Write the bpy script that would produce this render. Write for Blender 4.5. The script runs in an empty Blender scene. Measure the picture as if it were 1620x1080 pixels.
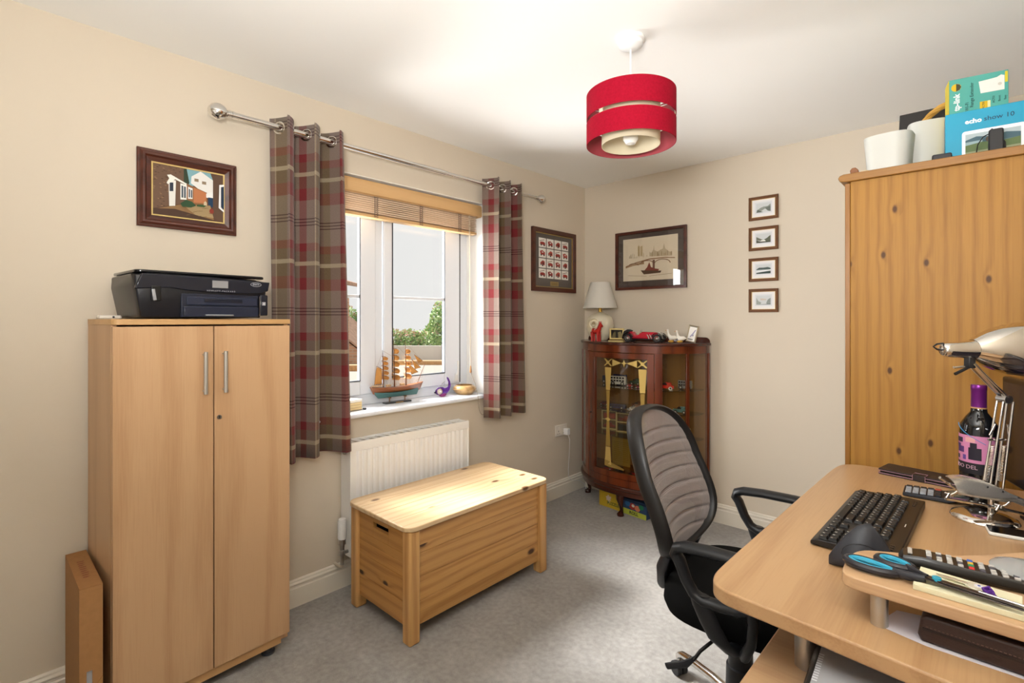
import bpy, bmesh, math, random
from math import sin, cos, pi, radians
from mathutils import Vector, Matrix
random.seed(7)
C = bpy.context.scene.collection
scn = bpy.context.scene

# ------------------------------------------------------------------ camera
YAW = 43.1
cam_d = bpy.data.cameras.new('camera')
cam = bpy.data.objects.new('camera', cam_d); C.objects.link(cam)
cam.location = (2.362, -3.383, 1.338)
cam.rotation_euler = (radians(90), 0, radians(YAW))
cam_d.sensor_width = 36.0
cam_d.lens = 800.0/1620*36
cam_d.shift_y = -34.0/1620
cam_d.clip_start = 0.02
scn.camera = cam

# ------------------------------------------------------------------ light
w = bpy.data.worlds.new('world'); scn.world = w; w.use_nodes = True
bg = w.node_tree.nodes['Background']
bg.inputs['Color'].default_value = (0.775, 0.775, 0.76, 1)
bg.inputs['Strength'].default_value = 1.0

def lamp(name, kind, loc, target, energy, color=(1, 1, 1), **kw):
    l = bpy.data.lights.new(name, kind); l.energy = energy; l.color = color
    for k, v in kw.items(): setattr(l, k, v)
    o = bpy.data.objects.new(name, l); C.objects.link(o)
    o.location = loc
    o.rotation_euler = (Vector(target)-Vector(loc)).to_track_quat('-Z', 'Y').to_euler()
    return o
# daylight: hazy bright sun, high outside the window
lamp('sun', 'SUN', (-6, -4, 6), (-6+cos(radians(22)), -4+sin(radians(22)), 6-0.86), 10.0, (1, .99, .97), angle=radians(20))
# open sky around the house, as soft lamps added outside the window
lamp('sky_side', 'AREA', (-1.9, -3.6, 2.0), (1.4, -1.0, 1.25), 430, (.96, .98, 1), shape='RECTANGLE', size=2.2, size_y=2.0)
lamp('sky_high', 'AREA', (-1.75, -2.1, 3.4), (.9, -1.6, 0), 430, (.96, .98, 1), shape='RECTANGLE', size=1.8, size_y=1.3)
lamp('ground_fill', 'AREA', (-2.1, -2.9, .1), (1.9, -1.2, 2.4), 440, (.99, .99, 1), shape='RECTANGLE', size=2.6, size_y=2.2)  # added lamp standing in for daylight off the ground, brightens the ceiling
# fill lamp added in the open doorway behind the camera to brighten the room
lamp('doorway_fill', 'AREA', (1.7, -3.93, 1.25), (1.5, -2.3, 1.7), 6, (1, .99, .975), shape='RECTANGLE', size=1.9, size_y=1.6)
# added fill lamp beside the camera, bounced off the ceiling for soft light
lamp('ceiling_fill', 'AREA', (2.15, -3.45, 1.62), (1.9, -2.85, 2.4), 46, (1, .995, .985), shape='RECTANGLE', size=.5, size_y=.4)


vs = scn.view_settings
scn.display_settings.display_device = 'sRGB'
vs.view_transform = 'Standard'; vs.look = 'None'; vs.exposure = 0.14; vs.gamma = 1.0
vs.use_curve_mapping = False

# ------------------------------------------------------------------ materials
def lin(c):
    if isinstance(c, str):
        c = tuple(int(c[i:i+2], 16)/255 for i in (0, 2, 4))
    return tuple((x/12.92 if x <= .04045 else ((x+.055)/1.055)**2.4) for x in c[:3])+(1,)
_m = {}
def newmat(name):
    m = bpy.data.materials.new(name); m.use_nodes = True
    nt = m.node_tree
    return m, nt, nt.nodes['Principled BSDF']
def N(nt, t, **kw):
    n = nt.nodes.new(t)
    for k, v in kw.items():
        if k in ('op',): n.operation = v
        elif hasattr(n, k) and k not in ('Scale',): setattr(n, k, v)
        else: n.inputs[k].default_value = v
    return n
def L(nt, a, b): nt.links.new(a, b)
def math_(nt, op, a, b=None, c=None):
    n = nt.nodes.new('ShaderNodeMath'); n.operation = op
    for i, v in enumerate((a, b, c)):
        if v is None: continue
        if isinstance(v, (int, float)): n.inputs[i].default_value = v
        else: nt.links.new(v, n.inputs[i])
    return n.outputs[0]
def mixc(nt, f, a, b):
    n = nt.nodes.new('ShaderNodeMix'); n.data_type = 'RGBA'
    for s, v in ((n.inputs[0], f), (n.inputs[6], a), (n.inputs[7], b)):
        if isinstance(v, (int, float)): s.default_value = v
        elif isinstance(v, tuple): s.default_value = v
        else: nt.links.new(v, s)
    return n.outputs[2]
def ramp(nt, fac, stops, interp='LINEAR'):
    n = nt.nodes.new('ShaderNodeValToRGB'); n.color_ramp.interpolation = interp
    e = n.color_ramp.elements
    e[0].position, e[0].color = stops[0]
    e[1].position, e[1].color = stops[1]
    for p, c in stops[2:]:
        x = e.new(p); x.color = c
    nt.links.new(fac, n.inputs[0])
    return n.outputs[0]
def mat(col, rough=.5, metal=0., spec=.5, noise=0., nscale=40, bump=0., bscale=200, name=None, trans=0, ior=1.45, alpha=1, sheen=0, coat=0, emit=0):
    key = (col, rough, metal, spec, noise, nscale, bump, bscale, trans, sheen, coat, emit)
    if key in _m: return _m[key]
    m, nt, b = newmat(name or 'paint_'+str(len(_m)))
    c = lin(col)
    b.inputs['Base Color'].default_value = c
    b.inputs['Roughness'].default_value = rough
    b.inputs['Metallic'].default_value = metal
    b.inputs['Specular IOR Level'].default_value = spec
    b.inputs['IOR'].default_value = ior
    if trans: b.inputs['Transmission Weight'].default_value = trans
    if sheen: b.inputs['Sheen Weight'].default_value = sheen
    if coat: b.inputs['Coat Weight'].default_value = coat; b.inputs['Coat Roughness'].default_value = .08
    if emit:
        b.inputs['Emission Color'].default_value = c; b.inputs['Emission Strength'].default_value = emit
    tc = None
    if noise or bump:
        tc = nt.nodes.new('ShaderNodeTexCoord')
    if noise:
        n = N(nt, 'ShaderNodeTexNoise', Scale=nscale, Detail=4.0); L(nt, tc.outputs['Object'], n.inputs['Vector'])
        d = tuple(x*(1-noise) for x in c[:3])+(1,)
        u = tuple(min(1, x*(1+noise)) for x in c[:3])+(1,)
        L(nt, ramp(nt, n.outputs[0], [(.3, d), (.7, u)]), b.inputs['Base Color'])
    if bump:
        n = N(nt, 'ShaderNodeTexNoise', Scale=bscale, Detail=3.0); L(nt, tc.outputs['Object'], n.inputs['Vector'])
        bp = nt.nodes.new('ShaderNodeBump'); bp.inputs['Strength'].default_value = bump; bp.inputs['Distance'].default_value = .002
        L(nt, n.outputs[0], bp.inputs['Height']); L(nt, bp.outputs[0], b.inputs['Normal'])
    _m[key] = m
    return m
def wood(name, light, dark, grain='Z', freq=55, amp=2.2, contrast=.6, knots=0, knotcol='3a2010', rough=.4, plank=0, plank_axis='X', coat=0, tint=.12, seed=0., knotsc=3.2, spec=.4, knotsel=.15):
    m, nt, b = newmat(name)
    tc = nt.nodes.new('ShaderNodeTexCoord')
    add = N(nt, 'ShaderNodeVectorMath', operation='ADD'); L(nt, tc.outputs['Object'], add.inputs[0]); add.inputs[1].default_value = (seed+.31, seed*.7+.17, seed*1.3)
    P = add.outputs[0]
    sep = nt.nodes.new('ShaderNodeSeparateXYZ'); L(nt, P, sep.inputs[0])
    ax = {'X': 0, 'Y': 1, 'Z': 2}
    g = sep.outputs[ax[grain]]
    pa = [i for i in range(3) if i != ax[grain]]
    p0, p1 = sep.outputs[pa[0]], sep.outputs[pa[1]]
    # random shift for each plank
    off = 0.0
    if plank:
        fl = math_(nt, 'FLOOR', math_(nt, 'DIVIDE', sep.outputs[ax[plank_axis]], plank))
        wn = nt.nodes.new('ShaderNodeTexWhiteNoise'); wn.noise_dimensions = '1D'; L(nt, fl, wn.inputs['W'])
        rnd = wn.outputs['Value']
        off = math_(nt, 'MULTIPLY', rnd, 7.3)
        g = math_(nt, 'ADD', g, off)
    cmb = nt.nodes.new('ShaderNodeCombineXYZ')
    sg = math_(nt, 'MULTIPLY', g, .13)
    vals = [p0, p1]
    L(nt, p0, cmb.inputs[0]); L(nt, p1, cmb.inputs[1]); L(nt, sg, cmb.inputs[2])
    n1 = N(nt, 'ShaderNodeTexNoise', Scale=6.0, Detail=2.5); L(nt, cmb.outputs[0], n1.inputs['Vector'])
    n2 = N(nt, 'ShaderNodeTexNoise', Scale=260.0, Detail=2.0)
    c2 = nt.nodes.new('ShaderNodeCombineXYZ'); L(nt, p0, c2.inputs[0]); L(nt, p1, c2.inputs[1]); L(nt, math_(nt, 'MULTIPLY', g, .03), c2.inputs[2])
    L(nt, c2.outputs[0], n2.inputs['Vector'])
    ph = math_(nt, 'MULTIPLY', math_(nt, 'ADD', p0, math_(nt, 'MULTIPLY', p1, .83)), freq)
    ph = math_(nt, 'ADD', ph, math_(nt, 'MULTIPLY', n1.outputs[0], amp*6.28))
    kn = None
    if knots:
        ck = nt.nodes.new('ShaderNodeCombineXYZ')
        L(nt, math_(nt, 'ADD', p0, p1), ck.inputs[0]); L(nt, math_(nt, 'MULTIPLY', g, .55), ck.inputs[1])
        vo = N(nt, 'ShaderNodeTexVoronoi', Scale=knotsc*2, Randomness=1.0); vo.voronoi_dimensions = '2D'; L(nt, ck.outputs[0], vo.inputs['Vector'])
        d = vo.outputs['Distance']
        bumpv = math_(nt, 'EXPONENT', math_(nt, 'MULTIPLY', d, -13.0))
        vr = nt.nodes.new('ShaderNodeSeparateXYZ'); L(nt, vo.outputs['Color'], vr.inputs[0])
        sel = math_(nt, 'GREATER_THAN', vr.outputs[0], knotsel)
        ph = math_(nt, 'ADD', ph, math_(nt, 'MULTIPLY', math_(nt, 'MULTIPLY', bumpv, sel), 9.0))
        kn = math_(nt, 'SUBTRACT', 1.0, math_(nt, 'SMOOTH_MIN', math_(nt, 'DIVIDE', d, knots), 1.0, .2))
        kn = math_(nt, 'MAXIMUM', math_(nt, 'MULTIPLY', kn, 2.0), 0.0)
        kn = math_(nt, 'MINIMUM', kn, 1.0)
        kn = math_(nt, 'MULTIPLY', kn, sel)
    s = math_(nt, 'MULTIPLY_ADD', math_(nt, 'SINE', ph), .5, .5)
    s = math_(nt, 'POWER', s, 2.0)
    f = math_(nt, 'MULTIPLY', s, contrast)
    f = math_(nt, 'ADD', f, math_(nt, 'MULTIPLY', math_(nt, 'SUBTRACT', n2.outputs[0], .5), .9))
    f = math_(nt, 'ADD', f, math_(nt, 'MULTIPLY', math_(nt, 'SUBTRACT', n1.outputs[0], .5), .5))
    n = nt.nodes.new('ShaderNodeClamp'); L(nt, f, n.inputs[0])
    col = mixc(nt, n.outputs[0], lin(light), lin(dark))
    if plank:
        hs = nt.nodes.new('ShaderNodeHueSaturation'); L(nt, col, hs.inputs['Color'])
        L(nt, math_(nt, 'MULTIPLY_ADD', rnd, tint*2, 1-tint), hs.inputs['Value'])
        col = hs.outputs[0]
    if kn is not None:
        col = mixc(nt, kn, col, lin(knotcol))
    L(nt, col, b.inputs['Base Color'])
    b.inputs['Roughness'].default_value = rough
    b.inputs['Specular IOR Level'].default_value = spec
    if coat: b.inputs['Coat Weight'].default_value = coat; b.inputs['Coat Roughness'].default_value = .12
    return m

M = {}
M['wall'] = mat('d3c7b4', .85, spec=.2, bump=.08, bscale=350, name='cream_wall_paint')
M['ceil'] = mat('f8f7f3', .9, spec=.1, name='ceiling_white')
M['trimw'] = mat('e6dfd0', .45, name='skirting_paint')
M['pvc'] = mat('e9eef4', .25, name='white_pvc')
M['gasket'] = mat('3c3f44', .5)
M['beech'] = wood('beech_laminate', 'c8a27a', 'b48b63', 'Z', freq=42, amp=2.4, contrast=.55, rough=.42)
M['beech_h'] = wood('beech_desktop', 'bd9970', 'a47d57', 'Y', freq=40, amp=2.6, contrast=.5, rough=.3, seed=2.)
M['beech_x'] = wood('beech_shelf', 'c3a07a', 'a98463', 'X', freq=60, amp=2.2, contrast=.5, rough=.33, seed=4.)
M['pine_x'] = wood('pine_boards', 'c69659', '9c6834', 'Y', freq=150, amp=2.2, contrast=.55, knots=.10, knotcol='4a2a14', rough=.38, plank=.139, plank_axis='Z', tint=.08, seed=1.3, knotsc=2.6)
M['pine_top'] = wood('pine_lid', 'd6b98f', 'ba9064', 'Y', freq=130, amp=2.0, contrast=.45, knots=.07, knotcol='6a4526', rough=.34, plank=.115, plank_axis='X', tint=.07, seed=5.1, knotsc=2.2)
M['pine_side'] = wood('pine_end', 'bd8b4e', '925f2e', 'X', freq=150, amp=2.0, contrast=.55, knots=.07, rough=.4, plank=.139, plank_axis='Z', tint=.08, seed=8.2, knotsc=2.4)
M['pine_leg'] = wood('pine_post', 'cfa165', 'a97540', 'Z', freq=150, amp=1.6, contrast=.6, rough=.4, seed=3.)
M['pine_old'] = wood('aged_pine', '9c7031', '7a531f', 'Z', freq=190, amp=.9, contrast=.42, knots=.075, knotsel=.55, knotcol='4f3216', rough=.5, plank=.118, plank_axis='X', tint=.12, seed=.6, knotsc=4.6, spec=.25)
M['pine_cor'] = wood('pine_cornice', '976a2b', '744a18', 'X', freq=70, amp=1.5, contrast=.5, rough=.4, seed=6.)
M['mahog'] = wood('mahogany', '6d3014', '40180a', 'Z', freq=50, amp=2.0, contrast=.6, rough=.22, coat=.5, seed=1.)
M['mahog_d'] = wood('dark_mahogany', '4a2012', '28100a', 'X', freq=50, amp=2.0, contrast=.6, rough=.25, coat=.4, seed=1.)
M['cabback'] = wood('cabinet_back', '8f6531', '6f4a20', 'Z', freq=30, amp=2.0, contrast=.4, rough=.35, seed=1.)
M['chrome'] = mat('e4e2de', .09, 1.0, name='chrome')
M['steel'] = mat('b9b8b6', .28, 1.0, name='brushed_steel')
M['blackpl'] = mat('17171a', .42, name='black_plastic')
M['blackgl'] = mat('101116', .12, name='black_gloss')
M['fabric_b'] = mat('141414', .95, spec=.1, bump=.6, bscale=900, name='black_mesh_fabric')
M['white'] = mat('eeeeec', .4, name='white_plastic')
M['gold'] = mat('c9a24a', .3, .9, name='gold')
M['paper'] = mat('f2efe6', .8, name='paper')

def glass_mat(name, tint=(1, 1, 1), refl=.9, rough=0.0):
    m = bpy.data.materials.new(name); m.use_nodes = True; nt = m.node_tree; nt.nodes.clear()
    o = nt.nodes.new('ShaderNodeOutputMaterial'); t = nt.nodes.new('ShaderNodeBsdfTransparent'); g = nt.nodes.new('ShaderNodeBsdfGlossy')
    t.inputs[0].default_value = tint+(1,); g.inputs['Roughness'].default_value = rough
    fr = nt.nodes.new('ShaderNodeFresnel'); fr.inputs[0].default_value = 1.45
    mx = nt.nodes.new('ShaderNodeMixShader')
    ge = nt.nodes.new('ShaderNodeNewGeometry')
    L(nt, math_(nt, 'MULTIPLY', math_(nt, 'MULTIPLY', fr.outputs[0], refl*1.6), math_(nt, 'SUBTRACT', 1.0, ge.outputs['Backfacing'])), mx.inputs[0]); L(nt, t.outputs[0], mx.inputs[1]); L(nt, g.outputs[0], mx.inputs[2]); L(nt, mx.outputs[0], o.inputs[0])
    return m
M['glass'] = glass_mat('clear_glass')
M['glass_c'] = glass_mat('cabinet_glass', (.93, .92, .88), 1.3)

# ------------------------------------------------------------------ mesh builder
class MB:
    def __init__(s): s.v = []; s.f = []; s.mi = []; s.uv = {}
    def add(s, vs, fs, m=0):
        o = len(s.v); s.v += [tuple(v) for v in vs]
        for f in fs: s.f.append(tuple(i+o for i in f)); s.mi.append(m)
    def box(s, x0, x1, y0, y1, z0, z1, m=0):
        s.add([(x, y, z) for x in (x0, x1) for y in (y0, y1) for z in (z0, z1)],
              [(0, 1, 3, 2), (4, 6, 7, 5), (0, 4, 5, 1), (2, 3, 7, 6), (0, 2, 6, 4), (1, 5, 7, 3)], m)
        return s
    def obox(s, c, ux, uy, uz, hx, hy, hz, m=0):
        c = Vector(c); ux = Vector(ux).normalized(); uy = Vector(uy).normalized(); uz = Vector(uz).normalized()
        s.add([c+ux*a*hx+uy*b*hy+uz*d*hz for a in (-1, 1) for b in (-1, 1) for d in (-1, 1)],
              [(0, 1, 3, 2), (4, 6, 7, 5), (0, 4, 5, 1), (2, 3, 7, 6), (0, 2, 6, 4), (1, 5, 7, 3)], m)
        return s
    def poly(s, pts, m=0): s.add(pts, [tuple(range(len(pts)))], m); return s
    def prism(s, poly, a, b, axis='Z', m=0):
        def P(p, h):
            return {'Z': (p[0], p[1], h), 'Y': (p[0], h, p[1]), 'X': (h, p[0], p[1])}[axis]
        n = len(poly)
        s.add([P(p, a) for p in poly]+[P(p, b) for p in poly],
              [tuple(range(n))[::-1], tuple(range(n, 2*n))]+[(i, (i+1) % n, n+(i+1) % n, n+i) for i in range(n)], m)
        return s
    def ring(s, pts_list, closed_loop=False, caps=True, m=0):
        k = len(pts_list[0]); vs = [p for r in pts_list for p in r]; fs = []
        n = len(pts_list)
        for i in range(n if closed_loop else n-1):
            j = (i+1) % n
            for q in range(k): fs.append((i*k+q, i*k+(q+1) % k, j*k+(q+1) % k, j*k+q))
        if caps and not closed_loop:
            fs.append(tuple(range(k))[::-1]); fs.append(tuple(range((n-1)*k, n*k)))
        s.add(vs, fs, m); return s
    def tube(s, path, r, n=10, m=0, closed=False, caps=True, flat=None, ref=None):
        P = [Vector(p) for p in path]; R = r if isinstance(r, (list, tuple)) else [r]*len(P)
        rings = []; up = Vector(ref) if ref else None
        for i, p in enumerate(P):
            if closed: t = P[(i+1) % len(P)]-P[i-1]
            else: t = P[min(i+1, len(P)-1)]-P[max(i-1, 0)]
            if t.length < 1e-9: t = Vector((0, 0, 1))
            t.normalize()
            if up is None:
                up = Vector((0, 0, 1)) if abs(t.z) < .9 else Vector((1, 0, 0))
            a = up-t*up.dot(t)
            if a.length < 1e-6: a = t.orthogonal()
            a.normalize(); b = t.cross(a)
            if not ref: up = a
            ra = R[i]; rb = ra*(flat if flat else 1)
            rings.append([p+a*ra*cos(2*pi*q/n)+b*rb*sin(2*pi*q/n) for q in range(n)])
        return s.ring(rings, closed, caps, m)
    def cyl(s, p0, p1, r0, r1=None, n=24, m=0, caps=True):
        return s.tube([p0, p1], [r0, r0 if r1 is None else r1], n, m, caps=caps)
    def lathe(s, prof, c=(0, 0, 0), n=32, m=0, axis='Z', caps=False):
        rings = []
        for r, h in prof:
            ring = []
            for q in range(n):
                a = 2*pi*q/n; u, v = max(r, 1e-5)*cos(a), max(r, 1e-5)*sin(a)
                ring.append({'Z': (c[0]+u, c[1]+v, c[2]+h), 'Y': (c[0]+u, c[1]+h, c[2]+v), 'X': (c[0]+h, c[1]+u, c[2]+v)}[axis])
            rings.append(ring)
        return s.ring(rings, False, caps, m)
    def ell(s, c, r, n=16, k=10, m=0):
        rings = []
        for i in range(k+1):
            ph = -pi/2+pi*i/k
            rings.append([(c[0]+r[0]*max(cos(ph), 1e-4)*cos(2*pi*q/n), c[1]+r[1]*max(cos(ph), 1e-4)*sin(2*pi*q/n), c[2]+r[2]*sin(ph)) for q in range(n)])
        return s.ring(rings, False, False, m)
    def grid(s, fn, nu, nv, m=0, uvfn=None):
        vs = [fn(i/nu, j/nv) for i in range(nu+1) for j in range(nv+1)]
        o = len(s.v)
        if uvfn:
            for i in range(nu+1):
                for j in range(nv+1): s.uv[o+i*(nv+1)+j] = uvfn(i/nu, j/nv)
        s.add(vs, [(i*(nv+1)+j, (i+1)*(nv+1)+j, (i+1)*(nv+1)+j+1, i*(nv+1)+j+1) for i in range(nu) for j in range(nv)], m)
        return s
    def build(s, name, mats, parent=None, bevel=0, seg=2, smooth=True, loc=None, rot=None, solid=0, label=None, cat=None, group=None, kind=None, ang=35, normals=True):
        me = bpy.data.meshes.new(name); me.from_pydata(s.v, [], s.f)
        if not isinstance(mats, (list, tuple)): mats = [mats]
        for m in mats: me.materials.append(m if not isinstance(m, str) else M[m])
        for p, i in zip(me.polygons, s.mi): p.material_index = i; p.use_smooth = smooth
        if s.uv:
            ul = me.uv_layers.new(name='cloth')
            for lp in me.loops: ul.data[lp.index].uv = s.uv.get(lp.vertex_index, (0, 0))
        if normals:
            bm = bmesh.new(); bm.from_mesh(me); bmesh.ops.recalc_face_normals(bm, faces=bm.faces); bm.to_mesh(me); bm.free()
        if smooth: me.set_sharp_from_angle(angle=radians(ang))
        o = bpy.data.objects.new(name, me); C.objects.link(o)
        if parent: o.parent = parent
        if loc: o.location = loc
        if rot: o.rotation_euler = rot
        if solid:
            md = o.modifiers.new('solid', 'SOLIDIFY'); md.thickness = solid; md.offset = 0
        if bevel:
            md = o.modifiers.new('bevel', 'BEVEL'); md.width = bevel; md.segments = seg; md.limit_method = 'ANGLE'; md.angle_limit = radians(40)
        tag(o, label, cat, group, kind)
        return o
def tag(o, label=None, cat=None, group=None, kind=None):
    if label: o['label'] = label
    if cat: o['category'] = cat
    if group: o['group'] = group
    if kind: o['kind'] = kind
    return o
def thing(name, label, cat, loc=(0, 0, 0), rotz=0, group=None, kind=None, rot=None):
    o = bpy.data.objects.new(name, None); C.objects.link(o); o.empty_display_size = .05
    o.location = loc; o.rotation_euler = rot if rot else (0, 0, radians(rotz))
    return tag(o, label, cat, group, kind)
def copy_tree(o, parent=None):
    c = o.copy(); C.objects.link(c)
    if parent: c.parent = parent
    for ch in list(o.children): copy_tree(ch, c)
    return c
def text(parent, s, size, x, y, z, m, ext=.0004, name='lettering', align='CENTER', rotx=90, roty=0, rotz=0, sx=1, bold=0, spacing=1):
    cu = bpy.data.curves.new(name, 'FONT'); cu.body = s; cu.size = size; cu.align_x = align; cu.align_y = 'CENTER'; cu.extrude = ext; cu.offset = bold; cu.space_character = spacing
    cu.resolution_u = 2
    o = bpy.data.objects.new(name, cu); C.objects.link(o)
    bpy.context.view_layer.update()
    me = bpy.data.meshes.new_from_object(o.evaluated_get(bpy.context.evaluated_depsgraph_get()))
    bpy.data.objects.remove(o); bpy.data.curves.remove(cu)
    mw = Matrix.Translation((x, y, z)) @ Matrix.Rotation(radians(rotz), 4, 'Z') @ Matrix.Rotation(radians(rotx), 4, 'X') @ Matrix.Rotation(radians(roty), 4, 'Z') @ Matrix.Diagonal((sx, 1, 1, 1))
    me.transform(mw); me.materials.clear(); me.materials.append(m)
    me.name = name
    o = bpy.data.objects.new(name, me); C.objects.link(o); o.parent = parent
    return o
def chaikin(pts, n=2, keep=()):
    for _ in range(n):
        r = []
        for i in range(len(pts)):
            a, b = pts[i], pts[(i+1) % len(pts)]
            if math.dist(a, b) > .25: e = .02/math.dist(a, b)
            else: e = .25
            r += [(a[0]+(b[0]-a[0])*e, a[1]+(b[1]-a[1])*e), (b[0]-(b[0]-a[0])*e, b[1]-(b[1]-a[1])*e)]
        pts = r
    return pts
def rrect(x0, x1, y0, y1, r, n=5):
    if not isinstance(r, (list, tuple)): r = [r]*4
    pts = []
    for (cx, cy, sx, sy, a0), rr in zip(((x1, y1, -1, -1, 0), (x0, y1, 1, -1, 90), (x0, y0, 1, 1, 180), (x1, y0, -1, 1, 270)), r):
        for i in range(n+1):
            a = radians(a0+90*i/n); pts.append((cx+sx*rr+rr*cos(a), cy+sy*rr+rr*sin(a)))
    return pts
def art(name, parent, y, items, ox=0, oz=0):
    """flat painted picture: polygons (colour, [(u, v), ...]) laid over each other, facing local -Y"""
    b = MB(); cols = []; k = 0
    for c, pts in items:
        if c not in cols: cols.append(c)
        b.add([(ox+p[0], y-k*.00006, oz+p[1]) for p in pts], [tuple(range(len(pts)))], cols.index(c)); k += 1
    me = b.build(name, [mat(c, .6, spec=.3) for c in cols], parent, smooth=False, normals=False)
    return me
def rect(x0, x1, y0, y1): return [(x0, y0), (x1, y0), (x1, y1), (x0, y1)]
def disc(cx, cy, rx, ry=None, n=14):
    ry = ry or rx
    return [(cx+rx*cos(2*pi*i/n), cy+ry*sin(2*pi*i/n)) for i in range(n)]

# ================================================================== the room
# floor carpet
def carpet_mat():
    m, nt, b = newmat('grey_carpet')
    tc = nt.nodes.new('ShaderNodeTexCoord')
    n1 = N(nt, 'ShaderNodeTexNoise', Scale=420.0, Detail=3.0); n2 = N(nt, 'ShaderNodeTexNoise', Scale=3.2, Detail=4.0, Roughness=.6); n3 = N(nt, 'ShaderNodeTexNoise', Scale=45.0, Detail=4.0)
    for n in (n1, n2, n3): L(nt, tc.outputs['Object'], n.inputs['Vector'])
    f = math_(nt, 'ADD', math_(nt, 'MULTIPLY', n1.outputs[0], .55), math_(nt, 'ADD', math_(nt, 'MULTIPLY', n2.outputs[0], .38), math_(nt, 'MULTIPLY', n3.outputs[0], .35)))
    L(nt, ramp(nt, f, [(.42, lin('7d7973')), (.62, lin('9c9892')), (.82, lin('b9b5af'))]), b.inputs['Base Color'])
    b.inputs['Roughness'].default_value = 1; b.inputs['Specular IOR Level'].default_value = .05; b.inputs['Sheen Weight'].default_value = .2
    bp = nt.nodes.new('ShaderNodeBump'); bp.inputs['Strength'].default_value = .7; bp.inputs['Distance'].default_value = .006
    L(nt, math_(nt, 'ADD', n1.outputs[0], math_(nt, 'MULTIPLY', n3.outputs[0], .8)), bp.inputs['Height']); L(nt, bp.outputs[0], b.inputs['Normal'])
    return m
RX, RY0, RZ = 2.76, -3.95, 2.4
MB().box(-.02, RX+.02, RY0-.02, .02, -.1, 0).build('floor', carpet_mat(), smooth=False, kind='structure')
MB().box(-.02, RX+.02, RY0-.02, .02, RZ, RZ+.1).build('ceiling', 'ceil', smooth=False, kind='structure')
WY0, WY1, WZ0, WZ1 = -2.42, -1.122, .835, 2.086
b = MB()
b.box(-.3, 0, RY0-.1, WY0, 0, RZ); b.box(-.3, 0, WY1, .2, 0, RZ); b.box(-.3, 0, WY0, WY1, 0, WZ0); b.box(-.3, 0, WY0, WY1, WZ1, RZ)
b.build('wall_left', 'wall', smooth=False, kind='structure')
MB().box(-.3, RX+.2, 0, .2, 0, RZ).build('wall_back', 'wall', smooth=False, kind='structure')
MB().box(RX, RX+.2, RY0-.1, 0, 0, RZ).build('wall_right', 'wall', smooth=False, kind='structure')
b = MB(); b.box(-.3, .3, RY0-.1, RY0, 0, RZ); b.box(2.4, RX+.2, RY0-.1, RY0, 0, RZ); b.box(.3, 2.4, RY0-.1, RY0, 2.25, RZ)
b.build('wall_front', 'wall', smooth=False, kind='structure')
b = MB(); b.box(.1, 2.6, -5.2, -5.1, 0, RZ); b.box(.1, .2, -5.1, -4.05, 0, RZ); b.box(2.5, 2.6, -5.1, -4.05, 0, RZ); b.box(.1, 2.6, -5.1, -4.05, RZ, RZ+.1); b.box(.1, 2.6, -5.2, -4.05, -.1, 0)
b.build('wall_landing', 'wall', smooth=False, kind='structure')
# skirting boards (profile in depth, height)
prof = [(0, 0), (.016, 0), (.016, .085), (.012, .09), (.012, .098), (.015, .101), (.015, .106), (.009, .113), (.009, .119), (.004, .125), (0, .125)]
b = MB(); b.prism([(p[0], p[1]) for p in prof], RY0, 0, 'Y'); b.build('baseboard_left', 'trimw', smooth=False, kind='structure')
b = MB(); b.prism([(-p[0], p[1]) for p in prof], .016, RX-.016, 'X'); b.build('baseboard_back', 'trimw', smooth=False, kind='structure')
b = MB(); b.prism([(RX-p[0], p[1]) for p in prof], RY0, -.0, 'Y'); b.build('baseboard_right', 'trimw', smooth=False, kind='structure')

# ------------------------------------------------------------------ window
win = thing('window_1', None, None, (0, 0, 0), kind='structure')
FX0, FX1 = -.185, -.165          # frame depth
b = MB()
b.box(FX0, FX1, WY0, WY0+.06, WZ0+.03, WZ1); b.box(FX0, FX1, WY1-.062, WY1, WZ0+.03, WZ1)
b.box(FX0, FX1, WY0+.06, WY1-.062, WZ1-.06, WZ1); b.box(FX0, FX1, WY0+.06, WY1-.062, WZ0+.03, .925)
b.box(FX0, FX1, -1.822, -1.772, .925, WZ1-.06)
b.build('window_frame', 'pvc', win, bevel=.004)
def sash(y0, y1, g0, g1):
    z0, z1, gz0, gz1 = .925, 2.026, 1.0, 1.955
    b = MB(); x0, x1 = -.174, -.150
    b.box(x0, x1, y0, g0, z0, z1); b.box(x0, x1, g1, y1, z0, z1); b.box(x0, x1, g0, g1, z0, gz0); b.box(x0, x1, g0, g1, gz1, z1)
    s = b.build('sash', 'pvc', win, bevel=.005)
    b = MB(); t = .005
    b.box(-.1745, -.1495, g0, g0+t, gz0, gz1); b.box(-.1745, -.1495, g1-t, g1, gz0, gz1); b.box(-.1745, -.1495, g0, g1, gz0, gz0+t); b.box(-.1745, -.1495, g0, g1, gz1-t, gz1)
    b.build('gasket', 'gasket', s, smooth=False)
    MB().box(-.170, -.166, g0+t, g1-t, gz0+t, gz1-t).build('pane', 'glass', s, smooth=False)
    MB().box(-.1655, -.1525, g0+t, g1-t, 1.459, 1.477).build('glazing_bar', 'pvc', s, bevel=.003)
sash(-2.36, -1.824, -2.29, -1.92)
sash(-1.77, -1.2, -1.715, -1.322)
MB().box(-.184, -.160, -1.2, -1.186, .93, 2.02).build('seal_strip', 'gasket', win, smooth=False)
b = MB(); b.box(-.1498, -.138, -1.245, -1.222, .945, .99); b.tube([(-.134, -1.232, .985), (-.127, -1.232, 1.03), (-.130, -1.232, 1.075)], [.008, .007, .006], 8)
b.build('window_handle', 'white', win)
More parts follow.
